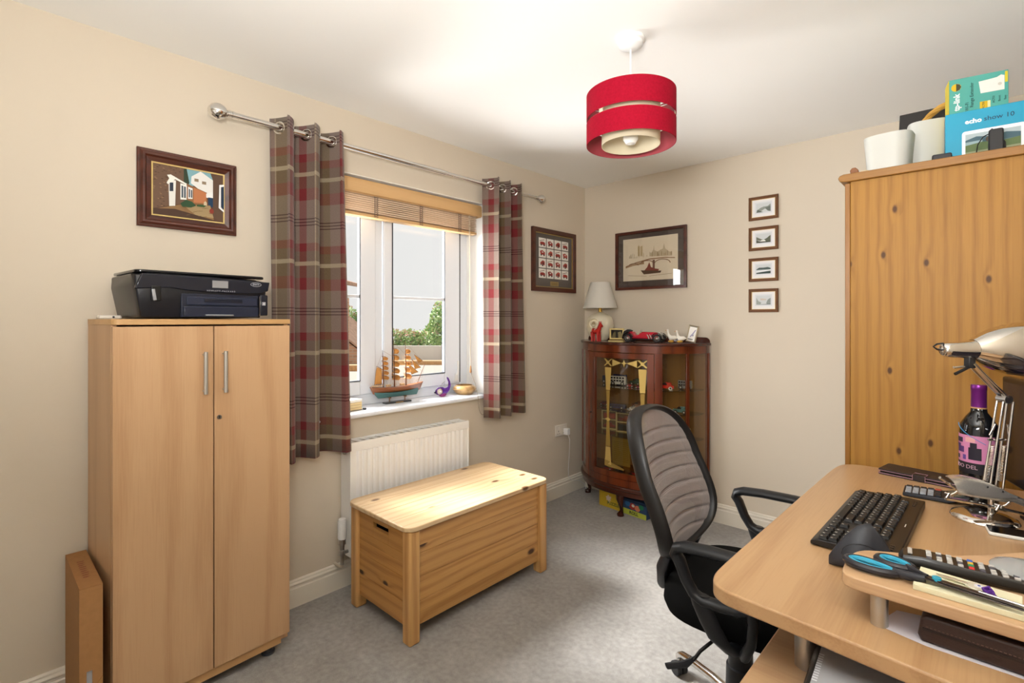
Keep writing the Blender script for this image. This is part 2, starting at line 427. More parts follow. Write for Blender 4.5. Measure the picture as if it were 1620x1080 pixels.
# sill board with rounded nose
sp = [(-.235, .865), (-.235, .838), (.028, .838)]+[(.028+.0135*cos(radians(a)), .8515+.0135*sin(radians(a))) for a in range(-80, 100, 20)]
b = MB(); b.prism(sp, WY0-.0, WY1+.0, 'Y'); 
b.build('window_sill', 'pvc', win, ang=50)
b = MB(); b.prism([(.0, .838), (.0275, .838)]+[(.028+.0135*cos(radians(a)), .8515+.0135*sin(radians(a))) for a in range(-80, 100, 20)]+[(.0, .865)], WY0-.05, WY0, 'Y'); b.prism([(.0, .838), (.0275, .838)]+[(.028+.0135*cos(radians(a)), .8515+.0135*sin(radians(a))) for a in range(-80, 100, 20)]+[(.0, .865)], WY1, WY1+.04, 'Y')
b.build('sill_end', 'pvc', win, ang=50)
# white plaster lining of the recess
b = MB(); b.box(-.165, -.0005, WY1-.003, WY1, .866, WZ1); b.box(-.165, -.0005, WY0, WY0+.003, .866, WZ1); b.box(-.165, -.0005, WY0, WY1, WZ1-.003, WZ1)
b.build('trim_1', 'ceil', smooth=False, kind='structure')

# ------------------------------------------------------------------ venetian blind
t = thing('venetian_blind', 'pale wood venetian blind pulled up at the top of the window', 'blind', (-.055, -1.78, 1.87))
oak = wood('blind_valance', 'd4ab76', 'bf9460', 'Y', freq=90, amp=1.4, contrast=.4, rough=.4)
oak2 = wood('blind_slats', 'ecd6bb', 'cfb291', 'Y', freq=120, amp=1.4, contrast=.35, rough=.4)
Y0, Y1 = -.62, .645
b = MB(); b.prism([(.035, .128), (.047, .134), (.047, .19), (.041, .203), (.035, .203)], Y0, Y1, 'Y'); b.box(-.02, .035, Y1-.012, Y1, .128, .2); b.build('valance', oak, t)
b = MB(); b.box(-.02, .032, Y0, Y1-.014, .140, .198); b.build('head_rail', oak2, t)
b = MB(); z = .128
for k in range(9):
    zz = .126-k*.0112; tl = .002*sin(k*2.1)
    b.obox((.006, (Y0+Y1)/2-.012, zz), (1, 0, .16+tl), (0, 1, 0), (-.16, 0, 1), .025, (Y1-Y0)/2-.018, .0016)
b.build('slat_stack', oak2, t, bevel=.0006)
MB().box(-.02, .032, Y0+.006, Y1-.03, .014, .030).build('bottom_rail', oak, t, bevel=.003)
for yy in (-.123, .173, .467):
    b = MB()
    for k in range(10):
        z0 = .126-k*.0112
        for s in (-1, 1):
            b.tube([(.034, yy+s*.007, z0), (.040, yy+s*.012, z0-.005), (.034, yy+s*.006, z0-.011)], .0011, 5)
            b.tube([(.034, yy-s*.009, z0), (.037, yy+s*.009, z0-.008)], .0009, 5)
    b.build('ladder_cord', mat('6a5348', .8), t)
b = MB(); b.tube([(.035, .545, .13), (.036, .545, .03), (.036, .547, -.30), (.035, .552, -.62), (.036, .556, -.835)], .0012, 6)
b.tube([(.035, .551, .13), (.036, .553, -.3), (.037, .557, -.835)], .0012, 6); b.build('pull_cord', mat('c8b9a2', .8), t)
b = MB(); b.lathe([(.002, .03), (.005, .024), (.0065, .0), (.0075, -.012), (.004, -.016)], (.036, .557, -.85), 12); b.build('tassel', mat('a9784a', .5), t)
b = MB(); pts = [(.036, .557, -.86), (.075, .560, -.93), (.098, .562, -1.0)]
b.tube(pts+[(.100, .563+.04*(1-cos(a)), -1.03-.10*sin(a)) for a in [pi*i/14 for i in range(15)]]+[(.100, .643, -1.0), (.09, .640, -.95)], .0013, 6)
b.build('cord_loop', mat('8d7f6d', .8), t)

# ------------------------------------------------------------------ curtain pole and curtains
t = thing('curtain_pole', 'chrome curtain pole with ball finials above the window', 'curtain pole', (.1, -1.68, 2.18))
b = MB(); b.cyl((0, -.99, 0), (0, .15, 0), .0145, n=20); b.build('thick_tube', 'chrome', t)
b = MB(); b.cyl((0, .0, 0), (0, .985, 0), .0115, n=20); b.build('thin_tube', 'chrome', t)
for s, e in ((-1, -.985), (1, .975)):
    b = MB(); b.lathe([(.0001, -.075), (.012, -.073), (.026, -.062), (.033, -.045), (.033, -.035), (.027, -.018), (.014, -.006), (.010, 0), (.016, .002), (.016, .008), (.012, .010), (.017, .013), (.017, .02), (.012, .022)] if s < 0 else
                       [(.0001, .07), (.012, .068), (.024, .058), (.03, .042), (.03, .035), (.025, .018), (.013, .006), (.010, 0), (.015, -.002), (.015, -.008), (.011, -.010), (.015, -.013), (.015, -.02), (.011, -.022)], (0, e, 0), 24, axis='Y')
    b.build('finial', 'chrome', t)
for yy in (-.70, .62):
    b = MB(); b.cyl((-.0995, yy, 0), (-.09, yy, 0), .025, n=20); b.cyl((-.09, yy, 0), (-.016, yy, 0), .008, n=12); b.build('bracket', 'chrome', t)

def plaid_mat():
    m, nt, b = newmat('wool_plaid')
    uv = nt.nodes.new('ShaderNodeUVMap'); uv.uv_map = 'cloth'
    sp = nt.nodes.new('ShaderNodeSeparateXYZ'); L(nt, uv.outputs[0], sp.inputs[0])
    fu = math_(nt, 'FRACT', math_(nt, 'DIVIDE', sp.outputs[0], .36)); fv = math_(nt, 'FRACT', math_(nt, 'DIVIDE', sp.outputs[1], .407))
    taupe, brown, red, cream, olive = lin('87756a'), lin('6a5444'), lin('7c2c2e'), lin('ab9c82'), lin('736446')
    dk = lin('43282a')
    H = ramp(nt, fv, [(0, cream), (.045, brown), (.16, red), (.25, taupe), (.445, dk), (.457, taupe), (.48, dk), (.492, taupe), (.515, dk), (.527, taupe), (.73, red), (.86, brown)], 'CONSTANT')
    V = ramp(nt, fu, [(0, taupe), (.16, red), (.26, taupe), (.42, cream), (.44, olive), (.60, taupe), (.68, red), (.80, brown), (.90, olive)], 'CONSTANT')
    col = mixc(nt, .55, H, V)
    isc = math_(nt, 'LESS_THAN', fv, .045)
    col = mixc(nt, math_(nt, 'MULTIPLY', isc, .55), col, cream)
    def between(a0, a1): return math_(nt, 'MULTIPLY', math_(nt, 'GREATER_THAN', fv, a0), math_(nt, 'LESS_THAN', fv, a1))
    dl = math_(nt, 'ADD', between(.445, .457), math_(nt, 'ADD', between(.48, .492), between(.515, .527)))
    col = mixc(nt, math_(nt, 'MULTIPLY', dl, .55), col, dk)
    # weave
    wv = N(nt, 'ShaderNodeTexNoise', Scale=1.0, Detail=2.0); mp = nt.nodes.new('ShaderNodeMapping'); mp.inputs['Scale'].default_value = (900, 140, 1); L(nt, uv.outputs[0], mp.inputs[0]); L(nt, mp.outputs[0], wv.inputs['Vector'])
    w2 = N(nt, 'ShaderNodeTexNoise', Scale=1.0, Detail=2.0); mp2 = nt.nodes.new('ShaderNodeMapping'); mp2.inputs['Scale'].default_value = (120, 900, 1); L(nt, uv.outputs[0], mp2.inputs[0]); L(nt, mp2.outputs[0], w2.inputs['Vector'])
    hs = nt.nodes.new('ShaderNodeHueSaturation'); L(nt, col, hs.inputs['Color'])
    L(nt, math_(nt, 'ADD', .48, math_(nt, 'ADD', math_(nt, 'MULTIPLY', wv.outputs[0], .52), math_(nt, 'MULTIPLY', w2.outputs[0], .52))), hs.inputs['Value'])
    L(nt, hs.outputs[0], b.inputs['Base Color'])
    b.inputs['Roughness'].default_value = .95; b.inputs['Specular IOR Level'].default_value = .1; b.inputs['Sheen Weight'].default_value = .25
    # cloth lets some daylight through
    out = nt.nodes['Material Output']; tr = nt.nodes.new('ShaderNodeBsdfTranslucent'); L(nt, hs.outputs[0], tr.inputs[0])
    mx = nt.nodes.new('ShaderNodeMixShader'); mx.inputs[0].default_value = .22; L(nt, b.outputs[0], mx.inputs[1]); L(nt, tr.outputs[0], mx.inputs[2]); L(nt, mx.outputs[0], out.inputs[0])
    return m
plaid = plaid_mat()
def curtain(y0t, y1t, y0b, y1b, k, ztop, zbot, label, ph, u0):
    yc = (y0t+y1t)/2
    t = thing('curtain', label, 'curtain', (.1, yc, zbot), group='plaid curtains')
    H = ztop-zbot
    def shape(u, v):     # v from bottom 0 to top 1
        a = 2*pi*k*u+ph
        y = (y0b+(y1b-y0b)*u)*(1-v)+(y0t+(y1t-y0t)*u)*v-yc
        amp = .060*(.85+.15*v)
        x = amp*math.tanh(1.6*sin(a))/.92
        y += .018*sin(2*a+.6)*(.5+.5*v)+(1-v)*.012*sin(5*u+2)
        if v < .02: pass
        x += (1-v)*.012*sin(7*u)
        return (x, y, v*H)
    n = 130; cum = [0]
    for i in range(n):
        p, q = Vector(shape(i/n, .6)), Vector(shape((i+1)/n, .6)); cum.append(cum[-1]+(p-q).length)
    def uvf(u, v): return (u0+cum[int(round(u*n))]*1.0, 10-(1-v)*H)
    b = MB(); b.grid(shape, n, 24, uvfn=uvf)
    b.build('cloth', plaid, t, solid=.003, normals=False, ang=80)
    # eyelets where the pole pierces the cloth
    for i in range(int(2*k)+1):
        u = (i*pi-ph)/(2*pi*k)
        if not 0.015 < u < .985: continue
        p = shape(u, (2.18-zbot)/H); yy = p[1]
        b = MB()
        ring = [(.0235*cos(2*pi*q/20), .0235*sin(2*pi*q/20)) for q in range(20)]
        tilt = .62*(1 if i % 2 == 0 else -1)
        zc = 2.18-zbot
        b.tube([(r[0]*cos(tilt*.5), yy+r[0]*sin(tilt), zc+r[1]) for r in ring], .0058, 8, closed=True)
        b.build('eyelet', 'chrome', t)
    return t
curtain(-2.478, -2.175, -2.478, -2.145, 2.5, 2.225, .71, 'red and taupe plaid curtain at the left of the window, beside the printer', -.5, .13)
curtain(-1.180, -.865, -1.190, -.80, 3.0, 2.225, .725, 'red and taupe plaid curtain at the right of the window, lit by daylight', -.6, .02)

# ------------------------------------------------------------------ radiator
t = thing('radiator', 'white ribbed panel radiator under the window sill, behind the chest', 'radiator', (.06, -1.73, .17))
ry0, ry1, rz = -.386, .386, .565
b = MB()
pts = []
n = 22
for side in (1,):
    b2 = []
prof2 = [(.03, ry0)]
st = (ry1-ry0-.06)/n
for i in range(n):
    y = ry0+.03+i*st
    prof2 += [(.03, y+st*.12), (.042, y+st*.3), (.042, y+st*.7), (.03, y+st*.88)]
prof2 += [(.03, ry1)]
poly = prof2+[(.022, ry1), (.022, ry0)]
b.prism([(p[0], p[1]) for p in poly], .045, rz-.045, 'Z')
b.box(.022, .038, ry0, ry1, rz-.045, rz-.012); b.box(.022, .038, ry0, ry1, .01, .045)
b.build('front_panel', mat('f0efeb', .3), t, bevel=.002, ang=30)
for q_ in (ry0, ry1): MB().box(-.055, .038, q_-.003, q_+.003, .005, rz-.004).build('side_cover', mat('f0efeb', .3), t, bevel=.002)
b = MB(); b.box(-.055, -.045, ry0, ry1, rz-.014, rz); b.box(.028, .038, ry0, ry1, rz-.014, rz)
for i in range(17):
    y = ry0+.02+i*(ry1-ry0-.04)/16; b.obox((-.008, y, rz-.005), (1, .35, 0), (-.35, 1, 0), (0, 0, 1), .04, .006, .002)
b.build('top_grille', mat('f0efeb', .3), t, smooth=False)
MB().box(-.05, -.02, ry0+.01, ry1-.01, .03, rz-.03).build('back_panel', mat('d8d6d0', .5), t, smooth=False)
b = MB(); b.cyl((-.01, ry0-.012, rz-.05), (-.01, ry0-.003, rz-.05), .012, n=16); b.build('bleed_cap', 'steel', t)
t = thing('radiator_valve', 'white and chrome thermostatic valve beside the radiator and chest', 'valve', (.075, -2.150, .118))
b = MB(); b.lathe([(.018, .155), (.019, .16), (.0195, .245), (.017, .252), (.0001, .253)], (0, 0, 0), 20)
for q in range(14):
    a = 2*pi*q/14; b.obox((.0195*cos(a), .0195*sin(a), .2), (cos(a), sin(a), 0), (-sin(a), cos(a), 0), (0, 0, 1), .0012, .0018, .04)
b.build('valve_head', 'white', t)
b = MB(); b.lathe([(.0001, .155), (.017, .153), (.018, .13), (.012, .127), (.011, .10), (.014, .098), (.014, .075), (.009, .07), (.009, .03), (.0001, .03)], (0, 0, 0), 16); b.cyl((0, 0, .085), (0, .036, .085), .008, n=12)
b.build('valve_body', 'steel', t)
b = MB(); b.tube([(0, 0, .035), (-.004, 0, .018), (-.02, 0, .012), (-.0745, 0, .012)], .0075, 10); b.build('pipe', mat('d9cdb8', .4), t)

# ------------------------------------------------------------------ double socket + phone charger
t = thing('wall_socket', 'white double wall socket on the window wall near the display cabinet', 'socket', (0, -.318, .5))
MB().box(0, .009, -.073, .073, -.043, .043).build('face_plate', mat('e6ddcf', .4), t, bevel=.004)
for yy in (-.035, .035):
    b = MB(); b.box(.009, .0135, yy-.007, yy+.007, .012, .03)
    b.build('rocker_switch', mat('efe8dc', .35), t, bevel=.002)
for yy in (-.035, .035):
    b = MB(); b.box(.0085, .0095, yy-.003, yy+.003, -.008, .002); b.box(.0085, .0095, yy-.014, yy-.007, -.025, -.02); b.box(.0085, .0095, yy+.007, yy+.014, -.025, -.02)
    b.build('pin_holes', mat('4a4038', .6), t, smooth=False)
t = thing('plug', 'white plug in the wall socket, with a lead down to the skirting', 'plug', (.0142, -.283, .49))
MB().box(0, .038, -.02, .02, -.026, .024).build('plug_body', 'white', t, bevel=.006, seg=3)
b = MB(); b.tube([(.03, .0, -.02), (.045, .002, -.06), (.04, .004, -.15), (.03, .006, -.28), (.028, .012, -.345), (.03, .04, -.375), (.034, .09, -.39), (.045, .13, -.40), (.06, .17, -.43), (.07, .19, -.4815)], .0022, 6); b.build('lead', 'white', t)

# ------------------------------------------------------------------ outside
def out(r, f, z=0):      # r metres to the right, f metres out along the view through the window
    return (2.362-.6833*f+.7302*r, -3.383+.7302*f+.6833*r, z)
GZ = -.35
MB().poly([out(-40, 6, GZ), out(25, 6, GZ), out(40, 45, GZ), out(-60, 45, GZ)]).build('ground', mat('9a948a', .95), smooth=False, kind='structure')
def brick_mat():
    m, nt, b = newmat('red_brick'); tc = nt.nodes.new('ShaderNodeTexCoord'); mp = nt.nodes.new('ShaderNodeMapping')
    L(nt, tc.outputs['Object'], mp.inputs[0]); mp.inputs['Rotation'].default_value = (radians(90), 0, 0)
    br = nt.nodes.new('ShaderNodeTexBrick'); L(nt, mp.outputs[0], br.inputs['Vector'])
    br.inputs['Scale'].default_value = 1.0; br.inputs['Brick Width'].default_value = .225; br.inputs['Row Height'].default_value = .075; br.inputs['Mortar Size'].default_value = .008
    br.inputs['Color1'].default_value = lin('c79a7c'); br.inputs['Color2'].default_value = lin('b08468'); br.inputs['Mortar'].default_value = lin('b9ab98')
    L(nt, br.outputs[0], b.inputs['Base Color']); b.inputs['Roughness'].default_value = .9
    return m
brick = brick_mat(); tile = mat('a98873', .9, noise=.2, nscale=8)
YV = 43.1
def outthing(name, label, cat, r, f, z=GZ, group=None): return thing(name, label, cat, out(r, f, z), YV, group)
# local frame: X to the right across the view, Y away
t = outthing('brick_garage', 'small brick outbuilding with a sloping tiled roof beyond the left pane', 'building', -7.2, 18.5)
t.scale = (1.36,)*3
MB().prism([(-2.2, 0), (1.3, 0), (1.3, .33), (-.15, 1.42), (-2.2, 1.42)], 0, 2.3, 'Y').build('brick_wall', brick, t, smooth=False)
b = MB(); b.prism([(-2.3, 1.50), (-.12, 1.50), (1.40, .32), (1.40, .37), (-.1, 1.57), (-2.3, 1.57)], -.10, 2.4, 'Y'); b.build('roof', tile, t, smooth=False)
t = outthing('brick_house', 'brick house wall and roof edge seen far left through the window', 'building', -4.36, 10.6)
MB().box(-3, .14, 0, 2.5, 0, 2.35).build('brick_wall', brick, t, smooth=False)
b = MB(); b.prism([(-3, 3.6), (.42, 2.62), (.42, 2.54), (-3, 3.1)], -.3, 2.8, 'Y'); b.build('roof', tile, t, smooth=False)
gwm = mat('c79a6a', .9, noise=.2, nscale=15)
for lab, r_, f_, x0, x1, h_ in (('low orange brick wall across the foot of the right pane', 0, 19, -4.9, -1.6, .12), ('low orange brick wall in front of the outbuilding, left pane', 0, 16.7, -7.4, -4.5, .16)):
    t = outthing('garden_wall', lab, 'wall', r_, f_, group='low garden walls')
    MB().box(x0, x1, 0, .22, 0, h_).build('brick_wall', gwm, t, smooth=False)
    MB().box(x0-.02, x1+.02, -.03, .25, h_, h_+.04).build('coping', mat('c9a982', .9), t, smooth=False)
t = outthing('rendered_wall', 'pale rendered wall in front of the hedge outside', 'wall', 0, 19.7)
MB().box(-5.2, -2.75, 0, .2, 0, .68).build('wall_panel', mat('c9c6c0', .9), t, smooth=False)
MB().box(-2.75, -2.63, -.05, .25, 0, .74).build('post', mat('9a9895', .9), t, smooth=False)

leafm = [mat('8fae66', .8), mat('b0c688', .8), mat('7a9e6e', .8), mat('dcb6a2', .8)]
def leafy(name, label, cat, r, f, blobs, n, wts, group):
    t = outthing(name, label, cat, r, f, GZ, group)
    t.scale = (1.1, 1.1, 1.08)
    b = MB(); rnd = random.Random(int(abs(r*100)+f))
    tot = sum(q[3]*q[4]*q[5] for q in blobs)
    for cx, cy, cz, rx, ry, rz_ in blobs:
        for _ in range(int(n*rx*ry*rz_/tot)):
            while True:
                d = Vector((rnd.uniform(-1, 1), rnd.uniform(-1, 1), rnd.uniform(-1, 1)))
                if .55 < d.length < 1: break
            p = Vector((cx+d.x*rx, cy+d.y*ry, max(.02, cz+d.z*rz_)))
            a = Vector((rnd.uniform(-1, 1), rnd.uniform(-1, 1), rnd.uniform(-1, 1))).normalized(); c = a.orthogonal().normalized(); s = rnd.uniform(.04, .085)
            mi = rnd.choices((0, 1, 2, 3), wts if cz+d.z*rz_ < cz+rz_*.45 else (wts[0], wts[1]+2, wts[2], wts[3]*4))[0]
            b.add([p-a*s, p+c*s*.5, p+a*s, p-c*s*.5], [(0, 1, 2, 3)], mi)
    b.build('foliage', leafm, t, smooth=False, normals=False)
    for q in blobs:
        b = MB(); b.tube([(q[0], q[1], 0), (q[0]+.05, q[1], q[2])], [.06, .03], 8)
        b.build('trunk', mat('5d4a3a', .9), t)
    return t
leafy('hedge', 'tall green hedge with reddish tips behind the brick outbuilding', 'hedge', -7.45, 22.4, [(-1.0, 0, 1.2, .9, .5, 1.0), (0, 0, 1.2, .8, .5, 1.0), (.75, 0, 1.15, .6, .5, .95)], 5200, (3, 3, 4, .6), 'planting outside')
leafy('hedge', 'lower pink-tipped hedge behind the pale rendered wall', 'hedge', -4.15, 21.9, [(-1.0, 0, .66, .7, .4, .56), (-.3, 0, .66, .6, .4, .56), (.4, 0, .68, .6, .4, .56)], 3600, (3, 4, 2, 1.2), 'planting outside')
leafy('garden_tree', 'leafy green tree at the right of the right window pane', 'tree', -2.60, 20.9, [(0, 0, 1.6, .75, .6, .85), (-.3, 0, 1.1, .6, .5, .6), (.3, 0, 1.1, .6, .5, .7)], 4200, (4, 3, 2, .4), 'planting outside')

# ================================================================== things on the left
# tall beech cupboard
t = thing('cupboard', 'tall beech cupboard with two doors and silver handles, printer on top', 'cupboard', (.344, -3.079, 0), 90+3.6)
# local: X to the right across the doors, front faces -Y ; width .577, depth .325
CW, CD = .577, .322
b = MB(); b.prism(rrect(-.001, CW+.001, 0, CD, [.002, .002, .02, .002]), 1.322, 1.341, 'Z'); b.build('top_board', wood('beech_top', 'c9a06c', 'b58a58', 'X', freq=50, contrast=.4, rough=.4), t, bevel=.0015)
b = MB(); b.box(0, .016, .018, CD, .052, 1.322); b.build('side_panel', 'beech', t, bevel=.001)
b = MB(); b.box(CW-.016, CW, .018, CD, .052, 1.322); b.build('side_panel', 'beech', t, bevel=.001)
b = MB(); b.box(.016, CW-.016, CD-.006, CD, .052, 1.322); b.build('back_panel', 'beech', t)
b = MB(); b.box(.016, CW-.016, .02, CD-.006, .052, .068); b.build('bottom_board', 'beech', t)
b = MB(); b.box(.03, CW-.03, .012, .028, .042, .074); b.build('plinth_rail', wood('beech_rail', 'c79d6a', 'b08354', 'X', freq=50, contrast=.4, rough=.42), t, bevel=.001)
for x0, x1, hx in ((.001, CW*.512-.002, CW*.512-.034), (CW*.512+.002, CW-.001, CW*.512+.032)):
    d = MB().box(x0, x1, 0, .016, .078, 1.316).build('door', 'beech', t, bevel=.001)
    h = MB(); h.tube([(hx, -.022, 1.075), (hx, -.022, 1.225)], .0068, 14); h.cyl((hx, -.022, 1.085), (hx, 0, 1.085), .004, n=8); h.cyl((hx, -.022, 1.215), (hx, 0, 1.215), .004, n=8)
    h.build('handle', mat('b5b0a6', .35, .6), d)
    if hx > CW*.512:
        k = MB(); k.cyl((hx-.014, -.003, .985), (hx-.014, .002, .985), .008, n=16); k.build('lock', 'steel', d)
        k = MB(); k.box(hx-.0152, hx-.0128, -.0036, -.003, .980, .990); k.build('keyhole', 'blackpl', d)
for x, y in ((.06, .06), (CW-.06, .06), (.06, CD-.06), (CW-.06, CD-.06)):
    b = MB(); b.lathe([(.0001, 0), (.026, 0), (.026, .008), (.019, .012), (.019, .052)], (x, y, 0), 20); b.build('foot', mat('4a4e55', .3), t)

# printer
PW, PD = .440, .295
t = thing('printer', 'black inkjet printer standing on the beech cupboard', 'printer', (.335, -3.022, 1.3425), 90+3.6)
b = MB()
def prsec(x, w=0):
    # side section (y, z): front leans outwards at the top
    return None
z0, z1 = .004, .150
b.prism([(-.015, .035), (0, .118), (.0, .150), (.02, .155), (.285, .150), (.295, .10), (.285, 0), (.01, 0)], .0, .001, 'X')
b = MB()
secs = []
for x, ins, h in ((0, .03, .0), (.006, .008, .0), (.045, 0, .006), (PW/2, 0, .004), (PW-.045, 0, -.002), (PW-.012, .006, -.006), (PW, .03, -.012)):
    secs.append([(x+.0, .012+ins, .004), (x, .004+ins*.6, .05), (x, -.002+ins, .110+h), (x, .004+ins, .146+h-ins*.1), (x, .03, .152+h-ins*.1), (x, .27, .150+h-ins*.1), (x, .29-ins*.3, .11), (x, .285-ins*.3, .004)])
# taper: the sides lean in towards the bottom
ss = []
for s in secs:
    ss.append([((p[0]-PW/2)*(.91+.09*min(1, p[2]/.11))+PW/2, p[1], p[2]) for p in s])
b.ring(ss, caps=True)
b.build('body', mat('14151b', .28, name='printer_black'), t, bevel=.004, seg=2, ang=25)
b = MB(); b.prism(rrect(.006, PW-.012, .01, .288, .02), .1535, .164, 'Z'); b.build('scanner_lid', mat('0d0d10', .12), t, bevel=.004, seg=3)
# recessed paper bay and trays on the front
b = MB()
b.box(.135, .395, -.0035, .012, .006, .088); b.build('paper_bay', mat('1b2030', .35), t, bevel=.002)
b = MB(); b.box(.150, .390, -.010, -.0035, .048, .078); b.build('output_tray', mat('252b3d', .22), t, bevel=.002)
b = MB(); b.box(.205, .335, -.0115, -.010, .059, .072); b.build('tray_recess', mat('171b28', .3), t, bevel=.001)
b = MB(); b.box(.140, .393, -.013, -.0035, .006, .044); b.build('paper_tray', mat('202637', .2), t, bevel=.003)
b = MB(); b.box(.205, .300, -.022, -.013, .010, .0155); b.build('tray_handle', mat('9ba1a8', .25, .6), t, bevel=.002)
b = MB()
b.prism([(.0, .098), (.10, .106), (.16, .098), (.30, .094), (.40, .096), (.432, .108), (.438, .142), (.02, .15)], -.0075, .004, 'Y'); b.build('control_panel', mat('1a1c26', .1), t, bevel=.003)
MB().box(.232, .285, -.0085, -.0075, .112, .138).build('display_screen', mat('8d8b8b', .15), t, smooth=False)
text(t, 'HEWLETT-PACKARD', .0075, .262, -.0082, .1005, mat('a6a8b0', .4), .0002, spacing=1.5)
text(t, 'ENVY', .010, .385, -.0082, .131, mat('b9bcc4', .4), .0002)
b = MB(); b.add([(.385+.02*cos(a), -.0079, .131+.008*sin(a)) for a in [2*pi*i/24 for i in range(24)]]+[(.385+.0187*cos(a), -.0079, .131+.0069*sin(a)) for a in [2*pi*i/24 for i in range(24)]], [(i, (i+1) % 24, 24+(i+1) % 24, 24+i) for i in range(24)]); b.build('badge_ring', mat('b9bcc4', .4), t)
b = MB(); b.add([(.412+dx, -.0140, .058+dz) for dx, dz in ((-.006, -.006), (.006, -.006), (.006, .006), (-.006, .006), (-.0045, -.0045), (.0045, -.0045), (.0045, .0045), (-.0045, .0045))], [(0, 1, 5, 4), (1, 2, 6, 5), (2, 3, 7, 6), (3, 0, 4, 7)]); b.box(.4095, .4145, -.0142, -.0138, .055, .061); b.build('ink_mark', mat('e6e6ea', .5), t, smooth=False)
b = MB(); b.box(.398, .428, -.0135, .0, .012, .092); b.build('front_corner', mat('1a1c26', .15), t, bevel=.004)
b = MB(); b.tube([(.396, -.0145, .01), (.396, -.0145, .086)], .0012, 6); b.build('chrome_edge', 'steel', t)
# memory card hatch on the side corner
b = MB(); b.obox((.060, -.006, .085), (1, 0, 0), (0, 1, 0), (0, 0, 1), .014, .003, .026); b.build('card_slot', mat('08080a', .3), t, bevel=.006, seg=3)
b = MB(); b.obox((.054, -.0095, .080), (1, 0, .15), (0, 1, 0), (-.15, 0, 1), .005, .0015, .019); b.build('card_flap', mat('aeb2b8', .2, .5), t, bevel=.002)
# small things on the cupboard top
t = thing('adaptor', 'small clear and white plug adaptor lying left of the printer', 'adaptor', (.15, -3.045, 1.3415), 93)
b = MB(); b.prism(rrect(-.045, .02, -.02, .02, .008), 0, .013, 'Z'); b.build('case', mat('d9d3c8', .3), t, bevel=.004)
b = MB(); b.cyl((-.005, -.0205, .0065), (-.005, -.019, .0065), .0035, n=10); b.build('socket_hole', 'blackpl', t)

# cardboard box leaning in the gap
t = thing('cardboard_box', 'slim brown cardboard box standing between the wall and cupboard', 'box', (.022, -3.160, 0), 0)
card = mat('a5784a', .9, noise=.05, nscale=60)
b = MB()
# front face (x=.335) has a long hand slot
X1, W_, H_ = .335, .056, .52
b.box(0, X1-.004, 0, .003, 0, H_-.003); b.box(0, X1-.004, W_-.003, W_, 0, H_-.003); b.box(0, .003, .003, W_-.003, 0, H_-.003); b.box(0, X1-.004, .003, W_-.003, 0, .003)
b.build('box_body', card, t, smooth=False)
MB().box(0, X1, 0, W_, H_-.003, H_).build('top_flap', mat('9c6f42', .9, noise=.05, nscale=60), t, smooth=False)
sl = rrect(.017, .031, .13, .262, .007)
b = MB(); b.box(X1-.004, X1, 0, .017, 0, H_-.003); b.box(X1-.004, X1, .031, W_, 0, H_-.003); b.box(X1-.004, X1, .017, .031, .262, H_-.003); b.box(X1-.004, X1, .017, .031, 0, .13); b.build('front_panel', card, t, smooth=False)
b = MB(); b.prism([(.033, .2), (W_, .235), (W_, .0), (.033, 0)], X1, X1+.0025, 'X'); b.build('tuck_flap', mat('b3854f', .9), t, smooth=False)
MB().box(X1-.02, X1-.012, .006, W_-.006, .02, .35).build('white_lining', mat('d9dae0', .6), t, smooth=False)
b = MB()
for k in range(9): b.add([(.10+k*.018, .020, H_+.0005), (.108+k*.018, .018, H_+.0005), (.110+k*.018, .036-(k%3)*.004, H_+.0005), (.102+k*.018, .038, H_+.0005)], [(0, 1, 2, 3)])
b.build('printed_mark', mat('8a5238', .9), t, smooth=False)

# ================================================================== framed pictures
def frame(name, label, loc, rotz, w, h, depth, border, mats, prof='flat', group=None, lip=None):
    """hangs with its back on the wall; local origin centre, front to -Y"""
    t = thing(name, label, 'picture', loc, rotz, group)
    # mitred frame from four swept sides
    x, z = w/2, h/2
    if prof == 'flat': P = [(0, 0), (0, -depth), (border*.9, -depth*.92), (border, -depth*.6), (border, 0)]
    elif prof == 'scoop': P = [(0, 0), (0, -depth*.5), (border*.08, -depth*.62), (border*.14, -depth*.62), (border*.22, -depth*.85), (border*.34, -depth), (border*.5, -depth*.95), (border*.62, -depth*.6), (border*.95, -depth*.4), (border, -depth*.2), (border, 0)]
    else: P = [(0, 0), (0, -depth*.8), (border*.15, -depth), (border*.45, -depth), (border*.55, -depth*.7), (border*.85, -depth*.7), (border, -depth*.4), (border, 0)]
    rings = []
    for sx, sz in ((-1, -1), (1, -1), (1, 1), (-1, 1)):
        rings.append([(sx*(x-p[0]), p[1]-.0008, sz*(z-p[0])) for p in P])
    b = MB(); b.ring(rings, closed_loop=True, caps=False); b.build('frame', mats, t, bevel=0, ang=20)
    return t
mahf = wood('frame_mahogany', '55291c', '2c1510', 'X', freq=80, contrast=.5, rough=.3, coat=.3)
